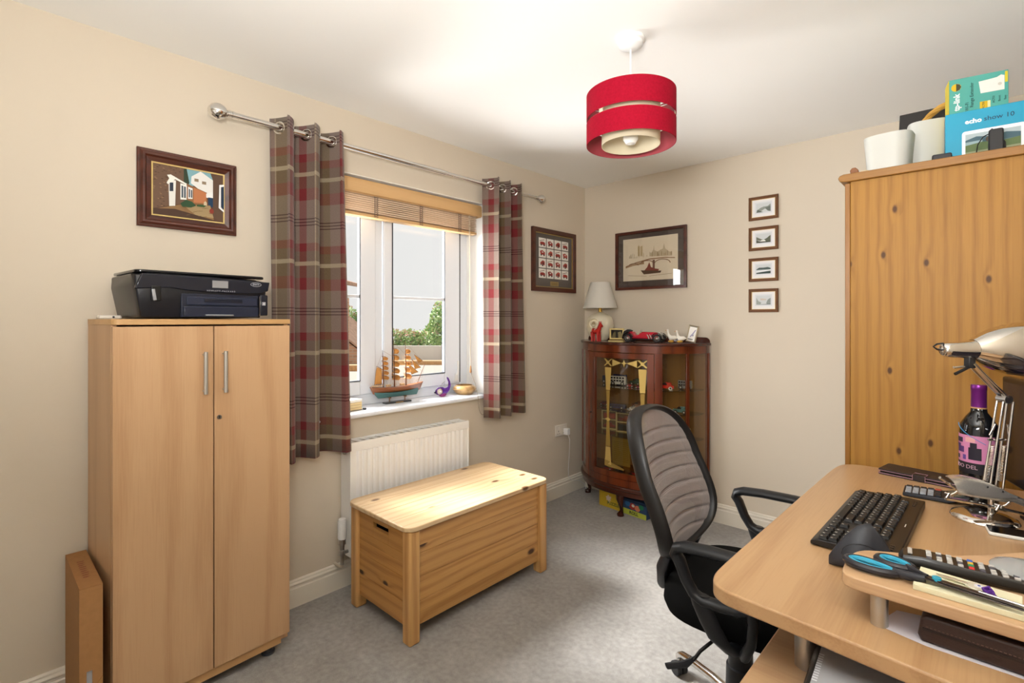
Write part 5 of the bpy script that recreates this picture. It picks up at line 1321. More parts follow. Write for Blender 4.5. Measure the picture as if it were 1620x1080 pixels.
# teal range extender box behind
t = thing('adaptor_box', 'teal and yellow wifi extender box standing behind the blue box', 'box', (2.272, -1.10, TZ), 10)
MB().box(0, .148, 0, .075, 0, .325).build('box', mat('52a79b', .5, name='teal_card'), t, bevel=.0015)
MB().box(-.0006, -.0001, 0, .075, 0, .325).build('yellow_side', mat('d9c431', .5), t, smooth=False)
its = [('e9e6de', [(.075, .302), (.080, .262), (.138, .262), (.138, .308), (.13, .312), (.12, .306), (.1, .304)]), ('c9c4b8', disc(.127, .283, .005)), ('d9c431', rect(.139, .146, .285, .320)), ('d9b428', disc(.018, .296, .013)), ('4a4a35', [(.018, .309), (.027, .305), (.031, .296), (.027, .287), (.018, .283)]), ('d9b428', rect(.078, .097, .208, .234)), ('ecdfa0', rect(.097, .104, .212, .234))]
art('print', t, -.0006, its)
wt = mat('f2f4f2', .5); dkt = mat('21443f', .5)
text(t, 'tp-link', .022, .020, -.0009, .245, wt, roty=90, bold=.0006); text(t, 'Wi-Fi', .013, .046, -.0009, .225, dkt, roty=90); text(t, 'Range Extender', .013, .058, -.0009, .262, dkt, roty=90)
for k, s in enumerate(('AC750', 'Boost', 'Easy')): text(t, s, .008, .112+.014*k, -.0009, .235, dkt, roty=90)
text(t, 'AC750', .008, .087, -.0012, .221, mat('4a3d10', .5), roty=90)
# black USB gadget with a cable in front of the blue box, and a black block
t = thing('usb_gadget', 'small black device with a thin cable in front of the blue box', 'gadget', (2.385, -1.285, TZ), 5)
b = MB(); b.box(-.026, .020, -.018, .018, 0, .012); b.prism(rrect(-.016, .017, .010, .080, .006), -.008, .008, 'Y'); b.build('device', 'blackpl', t, bevel=.003)
b = MB(); b.tube([(-.012, 0, .070), (-.028, -.002, .062), (-.040, -.003, .040), (-.044, -.004, .010), (-.044, -.004, .003)], .0015, 6); b.build('cable', 'blackgl', t)
t = thing('black_block', 'small black block in front of the taller white pot', 'adaptor', (2.262, -1.295, TZ), 5)
b = MB(); b.prism(rrect(-.024, .024, 0, .028, .005), -.015, .015, 'Y'); b.build('block', 'blackpl', t, bevel=.003)

# ================================================================== desk
DZ = .86
t = thing('desk', 'beech computer desk with rounded corner, chrome posts and a raised shelf', 'desk', (2.3, -1.9, 0))
def dl(p): return (p[0]-2.3, p[1]+1.9)
outl = [(1.988, -2.28), (1.9865, -2.40), (1.990, -2.435), (2.000, -2.458), (2.020, -2.472), (2.045, -2.4765), (2.10, -2.479), (2.20, -2.489), (2.33, -2.502), (2.74, -2.53), (2.74, -1.20+0-.17), (2.60, -1.37), (2.25, -1.372), (2.12, -1.372), (2.06, -1.377), (2.030, -1.392), (2.012, -1.42), (2.004, -1.47), (2.000, -1.60)]
b = MB(); b.prism([dl(p) for p in chaikin(outl)], DZ-.027, DZ, 'Z'); b.build('desktop', 'beech_h', t, bevel=.0035, seg=3, ang=50)
low = [(2.062, -2.75), (2.70, -2.75), (2.70, -1.40), (2.080, -1.40)]
b = MB(); b.prism([dl(p) for p in low], .718, .740, 'Z'); b.build('lower_shelf', 'beech_x', t, bevel=.003)
for p in ((2.137, -2.395), (2.137, -1.50), (2.62, -2.395), (2.62, -1.50)):
    q = dl(p); b = MB(); b.cyl((q[0], q[1], .740), (q[0], q[1], DZ-.027), .0195, n=32); b.build('post', 'steel', t)
for y in (-.82, .44):
    b = MB(); b.box(-.10, .40, y, y+.02, 0, .718); b.build('side_panel', 'beech', t, bevel=.001)
MB().box(.36, .38, -.80, .44, .30, .718).build('modesty_panel', 'beech', t)
# raised shelf on the desk
S0, S1 = .9105, .930
so = [(2.1885, -2.352), (2.190, -2.405), (2.1935, -2.418), (2.203, -2.426), (2.218, -2.4285), (2.44, -2.431), (2.70, -2.433), (2.70, -1.98), (2.52, -2.02), (2.46, -2.07), (2.412, -2.115), (2.363, -2.178), (2.315, -2.226), (2.275, -2.256), (2.233, -2.281), (2.206, -2.298), (2.194, -2.318)]
s = MB(); s.prism([dl(p) for p in chaikin(so)], S0, S1, 'Z'); sh = s.build('raised_shelf', wood('beech_raised', 'c5a27c', 'a98463', 'X', freq=60, amp=2.2, contrast=.5, rough=.33, seed=9.), t, bevel=.0025, seg=3, ang=50)
for p in ((2.2405, -2.408), (2.60, -2.408), (2.60, -2.08)):
    q = dl(p); b = MB(); b.cyl((q[0], q[1], DZ), (q[0], q[1], S0), .0118, n=28); b.build('shelf_post', mat('c4c2bd', .32, .9), sh)

# ---- on the desk
# keyboard: long axis from the near corner (2.094,-2.165) to the far corner
t = thing('keyboard', 'black full-size multimedia keyboard lying on the desk', 'keyboard', (2.090, -2.165, DZ), 90-1.5)
# local x: along length away from camera, local y: negative = towards desk right (+X world) -> rows of keys go to -y
KL, KW = .435, .150
b = MB(); b.prism([(0, .003), (0, .010), (-.012, .016), (-.118, .021), (-.150, .020), (-.150, .003)], 0, KL, 'X')
b.build('case', mat('1b1816', .38, name='keyboard_black'), t, bevel=.002)
def key(lx, ly, wx_, wy_, lz=.019):
    b = MB(); s = .0017; lz = .0165+(-ly-.012)*.047+.0062
    x0, x1, y0, y1 = lx, lx+wx_, ly-wy_, ly
    b.add([(x0, y0, lz-.006), (x1, y0, lz-.006), (x1, y1, lz-.006), (x0, y1, lz-.006), (x0+s, y0+s, lz), (x1-s, y0+s, lz), (x1-s, y1-s, lz), (x0+s, y1-s, lz)], [(0, 1, 2, 3), (4, 5, 6, 7), (0, 1, 5, 4), (1, 2, 6, 5), (2, 3, 7, 6), (3, 0, 4, 7)])
    w2 = min(.004, wx_*.25)
    b.add([(x0+s+.0012, y0+wy_*.55, lz+.0002), (x0+s+.0012+w2, y0+wy_*.55, lz+.0002), (x0+s+.0012+w2, y0+wy_*.55+.004, lz+.0002), (x0+s+.0012, y0+wy_*.55+.004, lz+.0002)], [(0, 1, 2, 3)], 1)
    return b
km = [mat('161412', .5, name='key_black'), mat('b8b4ae', .6)]
rows = []   # (y of row top edge, [(x, w)...])
U = .0187
def lay(y, spec, x0=.004):
    x = x0
    for wdt in spec:
        if wdt > 0: rows.append((x, y, wdt*U-.0022))
        x += abs(wdt)*U
np_ = [-.35, 1, 1, 1, -.3, 1, 1, 1]
# near end of the board (small x) is the number pad side
base = .006
lay(-.014, [1, 1, 1, 1, -.3, 1.2, 1.2, 1.2, 5.6, 1.2, 1.2, 1.2, -.2, 1.2, 1.2, 1.2, 1.2][:17], base)
lay(-.0325, [1, 1, 1, 1, -.3, -1, 1, -1, -.3, 2.6]+[1]*10+[1.6], base)
lay(-.051, [1, 1, 1, 1, -.3, -3, -.3, 2.1]+[1]*11+[1.5], base)
lay(-.0695, [1, 1, 1, 1, -.3, 1, 1, 1, -.3, 1.5]+[1]*12+[1.2], base)
lay(-.088, [1, 1, 1, 1, -.3, 1, 1, 1, -.3, 2]+[1]*12+[.9], base)
lay(-.108, [-4, -.3, .9, .9, .9, -.6]+[.9, .9, .9, .9, -.4]*3+[.9], base)
cnt = 0; spare = MB()
for x, y, wdt in rows:
    if x+wdt > KL-.004: continue
    k_ = key(x, y, wdt, .0158)
    if cnt >= 98:
        o_ = len(spare.v); spare.v += k_.v; spare.f += [tuple(i+o_ for i in f) for f in k_.f]; spare.mi += k_.mi; continue
    k_.build('key', km, t, smooth=False); cnt += 1
if spare.v: spare.build('function_keys', km, t, smooth=False, kind='stuff')
b = MB()
for i in range(3): b.cyl((.035+i*.012, -.134, .0195), (.035+i*.012, -.134, .0225), .0038, n=12)
for i in range(4): b.cyl((KL-.03-i*.012, -.134, .0195), (KL-.03-i*.012, -.134, .0225), .0038, n=12)
b.build('media_buttons', mat('302c2a', .3), t)
art_m = mat('cfcbc4', .6)
b = MB()
for i in range(5): b.box(.03+i*.011, .034+i*.011, -.1245, -.1225, .0202, .0206)
for i in range(4): b.box(KL-.062+i*.012, KL-.058+i*.012, -.1245, -.1225, .0202, .0206)
b.box(KL*.45, KL*.45+.02, -.138, -.136, .0205, .0208); b.build('printed_marks', art_m, t, smooth=False)
# upright pointer / wedge shaped mouse
t = thing('mouse', 'dark grey upright wedge-shaped mouse beside the keyboard', 'mouse', (2.192, -2.212, DZ), 0)
t.scale = (1, 1, 1.22)
b = MB()
# a leaning shell: lofted triangular sections from the near left nose to the right tail
sec = [((-.052, -.045), .004, .010), ((-.043, -.030), .016, .022), ((-.030, -.006), .030, .045), ((-.018, .022), .036, .066), ((.0, .035), .034, .058), ((.022, .045), .028, .040), ((.045, .055), .020, .018), ((.056, .060), .006, .006)]
rings = []
ax = Vector((.86, .5, 0)).normalized(); nx_ = Vector((-ax.y, ax.x, 0))
path = [(-.058, .004, .014), (-.050, .016, .026), (-.030, .027, .050), (-.010, .032, .068), (.010, .030, .074), (.030, .026, .054), (.048, .020, .026), (.062, .008, .010)]
dax = Vector((.93, .36, 0)).normalized(); nrm = Vector((-dax.y, dax.x, 0))
for s_, wd_, hh in path:
    c = dax*s_; n = 14; ring = []
    for q in range(n):
        a = 2*pi*q/n; u = cos(a); v = sin(a)
        z = hh*(.5+.5*v); w_ = wd_*u*(1.15-.75*(.5+.5*v))
        ring.append(tuple(c+nrm*w_+Vector((0, 0, z))))
    rings.append(ring)
b.ring(rings); b.build('shell', mat('2c2e34', .45, name='soft_grey'), t, ang=70)
b = MB(); b.tube([tuple(dax*(-.012+.03*cos(a))+nrm*-.026*(1)+Vector((0, 0, .03+.016*sin(a)))) for a in [2*pi*i/16 for i in range(16)]], .0008, 4, closed=True); b.build('thumb_groove', mat('121316', .5), t)
# tablet in a flip case
t = thing('tablet_case', 'dark brown leather tablet case with pink stitched edge and clasp on the desk', 'tablet case', (2.118, -1.455, DZ+.0002), -10)
lea = mat('2b2120', .45, bump=.3, bscale=300, name='dark_leather'); pk2 = mat('a8808a', .6)
b = MB(); b.prism(rrect(0, .205, 0, .092, .006), 0, .004, 'Z'); b.build('back_cover', lea, t, bevel=.0015)
b = MB(); b.prism(rrect(0, .205, 0, .092, .006), .013, .017, 'Z'); b.build('front_cover', lea, t, bevel=.0015)
b = MB(); b.prism(rrect(-.001, .206, -.001, .093, .007), .0035, .0048, 'Z'); b.prism(rrect(-.001, .206, -.001, .093, .007), .0118, .0131, 'Z'); b.build('piping', pk2, t)
b = MB(); b.prism(rrect(.004, .2, .003, .09, .004), .0048, .0118, 'Z'); b.build('tablet', 'blackgl', t)
b = MB(); b.box(.088, .118, -.003, .022, .0172, .0192); b.box(.088, .118, -.003, -.001, .002, .018); b.build('clasp', lea, t, bevel=.001)
b = MB(); b.tube([(.088, -.0035, .003), (.088, -.0035, .0195), (.088, .0225, .0195), (.118, .0225, .0195), (.118, -.0035, .0195), (.118, -.0035, .003)], .0007, 4); b.build('clasp_stitching', pk2, t)
# calculator
t = thing('calculator', 'black desk calculator with grey keys and a tilted display', 'calculator', (2.198, -1.655, DZ), 2)
b = MB(); b.prism([(0, .002), (0, .010), (.085, .013), (.135, .026), (.138, .020), (.095, .002)], 0, .082, 'Y'); b.build('case', mat('20232b', .4), t, bevel=.002)
kc = [mat('9aa0a8', .5), mat('22242a', .5), mat('b04a38', .5)]
for i in range(5):
    for j in range(4):
        m_ = 2 if (i == 4 and j == 3) else (0 if j < 3 and i < 4 else 1)
        b = MB(); x = .005+i*.0155; y = .006+j*.0185; z = .0105+x*.035
        b.obox((x+.0065, y+.0075, z+.002), (1, 0, .035), (0, 1, 0), (-.035, 0, 1), .0062, .0070, .002); b.build('key', kc[m_], t, bevel=.0008)
b = MB(); b.obox((.110, .041, .0205), (1, 0, .26), (0, 1, 0), (-.26, 0, 1), .017, .033, .0006); b.build('display_screen', mat('5d645c', .15), t)
# white phone
t = thing('phone', 'white-edged phone lying on the desk below the chrome lamp', 'phone', (2.368, -1.838, DZ), 8)
b = MB(); b.prism(rrect(0, .115, 0, .055, .007), 0, .0075, 'Z'); b.build('body', mat('e6e6e4', .25), t, bevel=.002)
b = MB(); b.prism(rrect(.002, .113, .002, .053, .006), .0075, .0082, 'Z'); b.build('screen', 'blackgl', t)
# wine bottle
t = thing('wine_bottle', 'dark red wine bottle with purple capsule and pink label by the wardrobe', 'bottle', (2.350, -1.608, DZ), -20)
t.scale = (1.03, 1.03, 1.02)
bz = [(.0001, .004), (.030, .0), (.0365, .004), (.0375, .012), (.0375, .188), (.0355, .205), (.026, .222), (.0165, .236), (.0145, .25), (.0143, .295), (.0001, .296)]
b = MB(); b.lathe(bz, (0, 0, 0), 40); b.build('bottle', mat('0b0d10', .05, coat=.6, name='dark_glass'), t, ang=60)
b = MB(); b.lathe([(.0152, .246), (.0150, .292), (.0158, .293), (.0158, .301), (.0148, .305), (.0001, .306)], (0, 0, 0), 36); b.build('capsule', mat('7c2a86', .3, .5, name='purple_foil'), t, ang=40)
b = MB(); b.lathe([(.0154, .2455), (.0154, .249)], (0, 0, 0), 36); b.build('capsule_band', mat('d9a878', .4, .3), t)
def label(z0, z1, a0, a1, r, name, m):
    b = MB(); b.grid(lambda u, v: (r*cos(radians(a0+(a1-a0)*u)), r*sin(radians(a0+(a1-a0)*u)), z0+(z1-z0)*v), 24, 2); b.build(name, m, t, normals=False, ang=80)
label(.112, .180, -175, -20, .0379, 'label', mat('c87fa6', .6)); label(.085, .112, -175, -20, .0379, 'label', mat('17141a', .6))
for z0, z1, a0, a1, c in ((.160, .172, -160, -120, '2e2440'), (.150, .156, -165, -130, '4b2f6b'), (.135, .150, -150, -115, '4b2f6b'), (.118, .128, -162, -135, '2e2440'), (.120, .150, -100, -62, '201a28'), (.150, .162, -95, -75, '201a28'), (.118, .130, -120, -108, '5e3f86'), (.163, .175, -110, -80, 'd8a0a0')):
    label(z0, z1, a0, a1, .0382, 'label_figure', mat(c, .6))
def curve_text(par, s, size, r, a0, z, m, name='lettering'):
    o = text(par, s, size, 0, 0, 0, m, .0002, name, align='LEFT', rotx=0)
    for v in o.data.vertices:
        x, y, q = v.co; a = radians(a0)+x/r; rr = r+.0002+q; v.co = (rr*cos(a), rr*sin(a), z+y)
curve_text(t, 'NIDO DEL', .0135, .0383, -166, .101, mat('c9a3b4', .6))
b = MB(); b.tube([(.0375*cos(radians(a))*1.01, .0375*sin(radians(a))*1.01, .205-(a+160)*.0004) for a in range(-160, -40, 10)], .0009, 5); b.build('blue_cord', mat('2f7fb0', .5), t)

# chrome desk lamp
t = thing('desk_lamp', 'chrome spring-arm desk lamp with a bullet shaped shade above the desk', 'lamp', (2.385, -1.72, DZ))
ch = M['chrome']
def wl(x, y, z): return (x-2.385, y+1.72, z-DZ)
v = Vector((.7302, .6833, 0))      # the shade points this way
c0 = Vector(wl(2.287, -1.81, 1.267)); d = (Vector((.7302, .6833, .0))*1+Vector((0, 0, .012))).normalized()
def lathe_dir(prof, c, d, n=40):
    up = Vector((0, 0, 1)); a = d.cross(up).normalized(); e = a.cross(d).normalized(); rings = []
    for r, h in prof: rings.append([c+d*h+a*max(r, 1e-5)*cos(2*pi*q/n)+e*max(r, 1e-5)*sin(2*pi*q/n) for q in range(n)])
    b = MB(); b.ring(rings, False, False); return b
b = lathe_dir([(.0001, 0), (.010, .0), (.0145, .004), (.017, .012), (.0185, .03), (.021, .06), (.0225, .070), (.0235, .074)], c0, d); b.build('lamp_neck', ch, t, ang=50)
b = lathe_dir([(.0235, .072), (.027, .078), (.040, .10), (.052, .128), (.060, .158), (.0645, .190), (.066, .205), (.064, .205), (.058, .158), (.050, .128), (.03, .09), (.0001, .085)], c0, d, 56); b.build('shade', ch, t, ang=50)
b = lathe_dir([(.0001, .14), (.012, .14), (.024, .165), (.026, .18), (.018, .197), (.0001, .203)], c0, d, 24); b.build('bulb', mat('e9e9e6', .2), t)
b = MB(); b.tube([c0, c0-d*.012+Vector((0, 0, .002)), c0-d*.020+Vector((0, 0, .008)), c0-d*.012+Vector((0, 0, .014)), c0+d*.004+Vector((0, 0, .0155))], .0022, 8); b.build('flex', 'blackpl', t)
def rod(a, c, r, name='arm_rod', m=ch, par=None):
    b = MB(); b.cyl(a, c, r, n=12); return b.build(name, m, par or t)
elb = Vector(wl(2.352, -1.748, 1.13)); k1 = c0+d*.066+Vector((0, 0, -.024))
kk = Vector(wl(2.366, -1.735, 1.145))
side = Vector((-.05, .05, 0)).normalized()
b = MB(); b.box(-.008, .008, -.008, .008, -.016, .010); b.build('swivel_block', 'blackpl', t, loc=tuple(k1+Vector((0, 0, -.004))), rot=(0, 0, radians(43)), bevel=.002)
sp_ = Vector((.0072, -.0068, 0))*1.0
dn = Vector(wl(2.395, -1.700, 1.150))
for s_ in (-1, 1): rod(k1+Vector((0, 0, -.008))+sp_*s_, dn+sp_*s_+Vector((0, 0, .004)), .0026)
b = MB(); b.obox((k1+dn)*.5, (dn-k1).normalized(), (.68, -.73, 0), Vector((0, 0, 1)), (dn-k1).length/2, .0055, .0045); b.build('arm_channel', ch, t, bevel=.001)
b = MB(); b.cyl(tuple(dn-Vector((.7, -.7, 0))*.012), tuple(dn+Vector((.7, -.7, 0))*.012), .010, n=20); b.build('elbow_joint', 'steel', t)
b = MB(); b.cyl(tuple(k1-v*.003+Vector((0, 0, -.018))), tuple(k1-v*.035+Vector((0, 0, -.034))), .0035, n=10); b.build('clamp_lever', 'blackpl', t)
b = MB(); b.cyl(tuple(k1-v*.038+Vector((0, 0, -.018))), tuple(k1-v*.014+Vector((0, 0, -.016))), .003, n=10); b.build('clamp_screw', ch, t)
# pair of lower spring arms
bot = Vector(wl(2.372, -1.730, .935))
for s_, o_ in ((-1, -.012), (1, .012)):
    a = dn+v*o_+Vector((0, 0, -.006)); c = bot+v*o_*1.3
    rod(a-sp_*.5, c-sp_*.5, .0024); rod(a+sp_*.6+v*.004, c+sp_*.6+v*.006, .0024)
    # coil spring on the lower half
    b = MB(); p0 = a.lerp(c, .50)+v*.002; p1 = a.lerp(c, .90)+v*.002; q_ = []
    for i in range(140):
        f = i/139; pp = p0.lerp(p1, f); an = i*1.05; q_.append(pp+Vector((.0035*cos(an), .0035*sin(an), 0)))
    b.tube(q_, .0009, 5); b.build('spring', ch, t)
b = MB(); b.tube([dn.lerp(bot, .45)-v*.024, dn.lerp(bot, .45)+v*.024], .0028, 8); b.tube([dn.lerp(bot, .28)-v*.012, dn.lerp(bot, .40)-v*.022], .0022, 8); b.tube([dn.lerp(bot, .28)+v*.016, dn.lerp(bot, .40)+v*.024], .0022, 8); b.build('cross_link', ch, t)
b = MB(); b.cyl(tuple(bot+Vector((0, 0, .01))), (bot.x, bot.y, .012), .006, n=14); b.build('pivot_pin', ch, t)
b = MB(); b.lathe([(.0001, .0), (.062, .0), (.0635, .004), (.060, .010), (.045, .016), (.02, .020), (.0001, .021)], (bot.x-.012, bot.y+.004, 0), 48); b.build('base', ch, t, ang=40)

# curved chrome fitting with wing nuts
t = thing('chrome_bracket', 'curved chrome bracket with wing nuts lying in front of the lamp base', 'bracket', (2.36, -1.79, DZ))
def wb(x, y, z): return Vector((x-2.36, y+1.79, z-DZ))
a0 = wb(2.306, -1.822, .955); a1 = wb(2.352, -1.786, .960); a2 = wb(2.42, -1.725, .925); a3 = wb(2.47, -1.68, .885)
FN = Vector((.46, -.50, .74)).normalized(); FT = Vector((-.5, .54, .68)).normalized()
b = MB(); n_ = 20; rings = []
for i in range(n_+1):
    f = i/n_; P_ = a0*(1-f)**3+a1*3*f*(1-f)**2+a2*3*f*f*(1-f)+a3*f**3
    wdt = .012+.018*sin(pi*min(1, f*1.4+.18))**.6
    ring = []
    for q in range(11):
        an = radians(-75+150*q/10); ring.append(P_+FN*(.014*cos(an)-.006)+FT*(wdt*sin(an)))
    for q in range(10, -1, -1):
        an = radians(-75+150*q/10); ring.append(P_+FN*(.0118*cos(an)-.006)+FT*((wdt-.0018)*sin(an)))
    rings.append(ring)
b.ring(rings); b.build('shell', mat('dedbd4', .24, .8), t, ang=50)
b = MB(); b.cyl(tuple(wb(2.285, -1.845, .972)), tuple(wb(2.312, -1.817, .945)), .0032, n=10); b.build('tapered_pin', ch, t)
fx = Vector((.68, -.73, 0)).normalized()
for c_, s_ in ((wb(2.300, -1.835, .934), .9), (wb(2.385, -1.775, .912), 1.1)):
    b = MB(); b.cyl(tuple(c_-fx*.008), tuple(c_+fx*.010), .0035*s_, n=12)
    for e_ in (-1, 1): b.tube([c_+fx*.006, c_+fx*.009+v*.007*e_*s_+Vector((0, 0, .004)), c_+fx*.010+v*.014*e_*s_+Vector((0, 0, .010*s_*(1 if e_ > 0 else -.6)))], [.0025, .003, .0035], 8, flat=.5)
    b.build('wing_nut', ch, t)
for f in (.35, .5, .65):
    P_ = a0*(1-f)**3+a1*3*f*(1-f)**2+a2*3*f*f*(1-f)+a3*f**3
    b = MB(); b.cyl(tuple(P_+fx*.0075+Vector((0, 0, .006))), tuple(P_+fx*.0084+Vector((0, 0, .006))), .002, n=10); b.build('screw_hole', 'blackpl', t)
b = MB(); b.tube([wb(2.295, -1.84, .925), wb(2.35, -1.80, .915), wb(2.42, -1.74, .895), wb(2.47, -1.70, .880)], .0042, 10); b.build('lower_rail', ch, t)
b = MB(); b.cyl(tuple(wb(2.44, -1.735, .892)), tuple(wb(2.44, -1.735, .872)), .006, n=14); b.cyl(tuple(wb(2.44, -1.735, .872)), (2.44-2.36, -1.735+1.79, 0), .004, n=10); b.build('foot', ch, t)

# monitor
t = thing('monitor', 'dark glossy flat monitor at the right edge, behind the chrome lamp', 'monitor', (2.50, -1.60, DZ), 0)
e = Vector((2.404, -1.52, 0)); f2 = Vector((2.545, -1.94, 0)); dd = (f2-e).normalized(); nn = Vector((-abs(dd.y), -abs(dd.x)*1, 0)).normalized()
nn = Vector((dd.y, -dd.x, 0)); 
mid = (e+f2)/2
L2 = (f2-e).length/2
b = MB(); b.obox((mid.x-2.5, mid.y+1.6, .195), dd, -nn, (0, 0, 1), L2, .010, .135); b.build('case', mat('1c1a1c', .2), t, bevel=.004)
b = MB(); b.obox((mid.x-2.5+nn.x*.0106, mid.y+1.6+nn.y*.0106, .197), dd, nn, (0, 0, 1), L2-.014, .0004, .120); b.build('screen', mat('2a2730', .06), t)
b = MB(); b.obox((mid.x-2.5-nn.x*.03, mid.y+1.6-nn.y*.03, .07), dd, nn, (0, 0, 1), .035, .008, .066); b.build('stand', 'blackpl', t, bevel=.003)
b = MB(); b.obox((mid.x-2.5-nn.x*.02, mid.y+1.6-nn.y*.02, .005), dd, nn, (0, 0, 1), .09, .045, .005); b.build('stand_base', 'blackpl', t, bevel=.003)

# ---- on / under the raised shelf
SH = .9303
t = thing('remote_control', 'long black television remote control with colour buttons on the raised shelf', 'remote control', (2.255, -2.312, SH), 6)
b = MB(); RL = .215
sec = []
for x, h, w_ in ((0, .010, .016), (.006, .019, .020), (.03, .0225, .0225), (.08, .020, .0225), (.16, .018, .0215), (.208, .016, .020), (RL, .008, .016)):
    sec.append([(x, -w_, .006), (x, -w_*.96, h*.75), (x, -w_*.8, h), (x, w_*.8, h), (x, w_*.96, h*.75), (x, w_, .006), (x, w_*.7, .0), (x, -w_*.7, 0)])
b.ring(sec); b.build('case', mat('15120f', .3, coat=.2, name='remote_black'), t, bevel=.0015, ang=40)
bt = [mat('b8b6b2', .5), mat('c03030', .5), mat('2f8f5f', .5), mat('d0a030', .5), mat('2f5fc0', .5), mat('55535a', .5)]
for i in range(13):
    for j in range(4):
        x = .036+i*.0128; y = -.0145+j*.0097; z = .0223-.018*(x-.03)*1.25*.1-.0008
        z = .0226-(x-.03)*.0275
        mi = 1+j if i == 4 else (0 if (i*3+j) % 5 else 5)
        b = MB(); b.box(x, x+.007, y-.003, y+.003, z-.002, z+.0012); b.build('button', bt[mi], t, bevel=.0008)
art_ = MB(); art_.box(.012, .018, -.012, .012, .0215, .0232); art_.build('badge', mat('a8a6a2', .4), t)
# memo pads
padm = mat('e0dcbc', .8, name='cream_paper')
t = thing('memo_pad', 'long cream memo pad along the front edge of the raised shelf', 'notepad', (2.282, -2.408, SH), 1)
b = MB(); b.prism([(0, 0), (.16, -.008), (.30, -.012), (.30, .05), (0, .012)], 0, .008, 'Z'); b.build('pad', padm, t, bevel=.0006)
t = thing('sticky_notes', 'cream sticky note block between the scissors and remote control', 'notepad', (2.285, -2.385, SH), -2)
b = MB(); b.prism([(0, .0), (.115, .002), (.115, .033), (0, .042)], 0.0085, .013, 'Z'); b.box(.0, .11, .004, .034, 0, .0085); b.build('block', padm, t, bevel=.0006)
# scissors
t = thing('scissors', 'black scissors with bright blue finger holes on the raised shelf', 'scissors', (2.262, -2.382, SH+.0135), -4)
hb = mat('26262c', .35, name='scissor_black'); bl = mat('2f9fc0', .4, name='scissor_blue')
def loop(cx, cy, rx, ry, rot, z, name, k=1.0):
    o_, i_ = [], []
    for q in range(28):
        a = 2*pi*q/28; x, y = rx*cos(a), ry*sin(a)*(1-.18*cos(a)); o_.append((cx+x*cos(rot)-y*sin(rot), cy+x*sin(rot)+y*cos(rot)))
    b = MB(); b.tube([(p[0], p[1], z) for p in o_], .0062, 10, closed=True, flat=1.0); h = b.build('handle', hb, t)
    i2 = []
    for q in range(28):
        a = 2*pi*q/28; x, y = (rx-.0042)*cos(a), (ry-.0042)*sin(a)*(1-.18*cos(a)); i2.append((cx+x*cos(rot)-y*sin(rot), cy+x*sin(rot)+y*cos(rot), z+.0018))
    b = MB(); b.tube(i2, .0042, 8, closed=True); b.build('finger_lining', bl, h)
    return h
loop(-.036, -.002, .034, .0155, radians(-3), -.006, 'a'); loop(-.010, .030, .024, .0150, radians(-12), -.003, 'b')
b = MB(); b.tube([(-.006, -.003, -.005), (.015, -.006, -.003), (.034, -.006, .0)], [.007, .0075, .005], 10, flat=.8); b.build('shank', hb, t)
b = MB(); b.tube([(.008, .022, -.001), (.02, .008, .0005), (.036, -.001, .002)], [.006, .006, .004], 10, flat=.8); b.build('shank', hb, t)
bladem = mat('5b5450', .3, .85, name='scissor_steel')
b = MB(); b.prism([(.028, -.009), (.036, -.001), (.115, -.008), (.145, -.017), (.141, -.020), (.085, -.0165)], .0003, .0018, 'Z'); b.build('blade', bladem, t, bevel=.0003)
b = MB(); b.prism([(.030, -.001), (.034, .004), (.100, -.003), (.143, -.0175), (.115, -.014), (.04, -.008)], .002, .0035, 'Z'); b.build('blade', bladem, t, bevel=.0003)
b = MB(); b.cyl((.047, -.003, .0005), (.047, -.003, .0065), .0058, n=20); b.build('pivot', bl, t)
# keys with an eye charm
t = thing('key_ring', 'keys with a cream tag and purple ribbon beside the remote control', 'keys', (2.352, -2.372, SH+.0138), -8)
cream2 = mat('dcd8c6', .3, .3)
b = MB(); b.prism(disc(0, 0, .0125, .0125, 24), 0, .003, 'Z'); b.build('tag', cream2, t, bevel=.0008)
b = MB(); b.cyl((.003, 0, .003), (.003, 0, .0038), .0048, n=16); b.build('eye_white', mat('e8eaf4', .3), t)
b = MB(); b.cyl((.0035, 0, .0038), (.0035, 0, .0044), .0018, n=10); b.build('eye_pupil', mat('3050a8', .3), t)
for k, (y, l) in enumerate(((.003, .046), (-.003, .038))):
    b = MB(); pr = [(-.008, -.002), (-.008, .002)]
    n_ = 7
    for i in range(n_): pr += [(-.012-(l-.014)*i/n_, .002+(.0016 if i % 2 else 0))]
    pr += [(-l, .0015), (-l, -.0018)]
    b.prism([(p[0], p[1]+y) for p in pr], .0012+k*.001, .0024+k*.001, 'Z'); b.build('key', mat('cfcab8', .3, .7), t, bevel=.0002)
b = MB(); b.tube([(.008, -.006, .003), (.015, -.003, .006), (.020, -.010, .004), (.014, -.014, .003), (.010, -.010, .003)], [.003, .004, .0042, .0035, .003], 8, flat=.5, closed=True); b.tube([(.018, -.010, .003), (.024, -.014, .001)], [.0035, .002], 8, flat=.4); b.tube([(.014, -.012, .003), (.014, -.019, .001)], [.003, .002], 8, flat=.4); b.build('ribbon', mat('5b2a90', .5), t)
# pen behind
t = thing('pen', 'thin silver and black pen lying on the memo pad', 'pen', (2.375, -2.395, SH+.0135), -9)
b = MB(); b.cyl((-.02, 0, .0025), (.03, 0, .0025), .0022, n=12); b.build('barrel', 'steel', t)
b = MB(); b.cyl((.03, 0, .0025), (.038, 0, .0025), .0028, .0015, n=12); b.build('cap', 'blackpl', t)
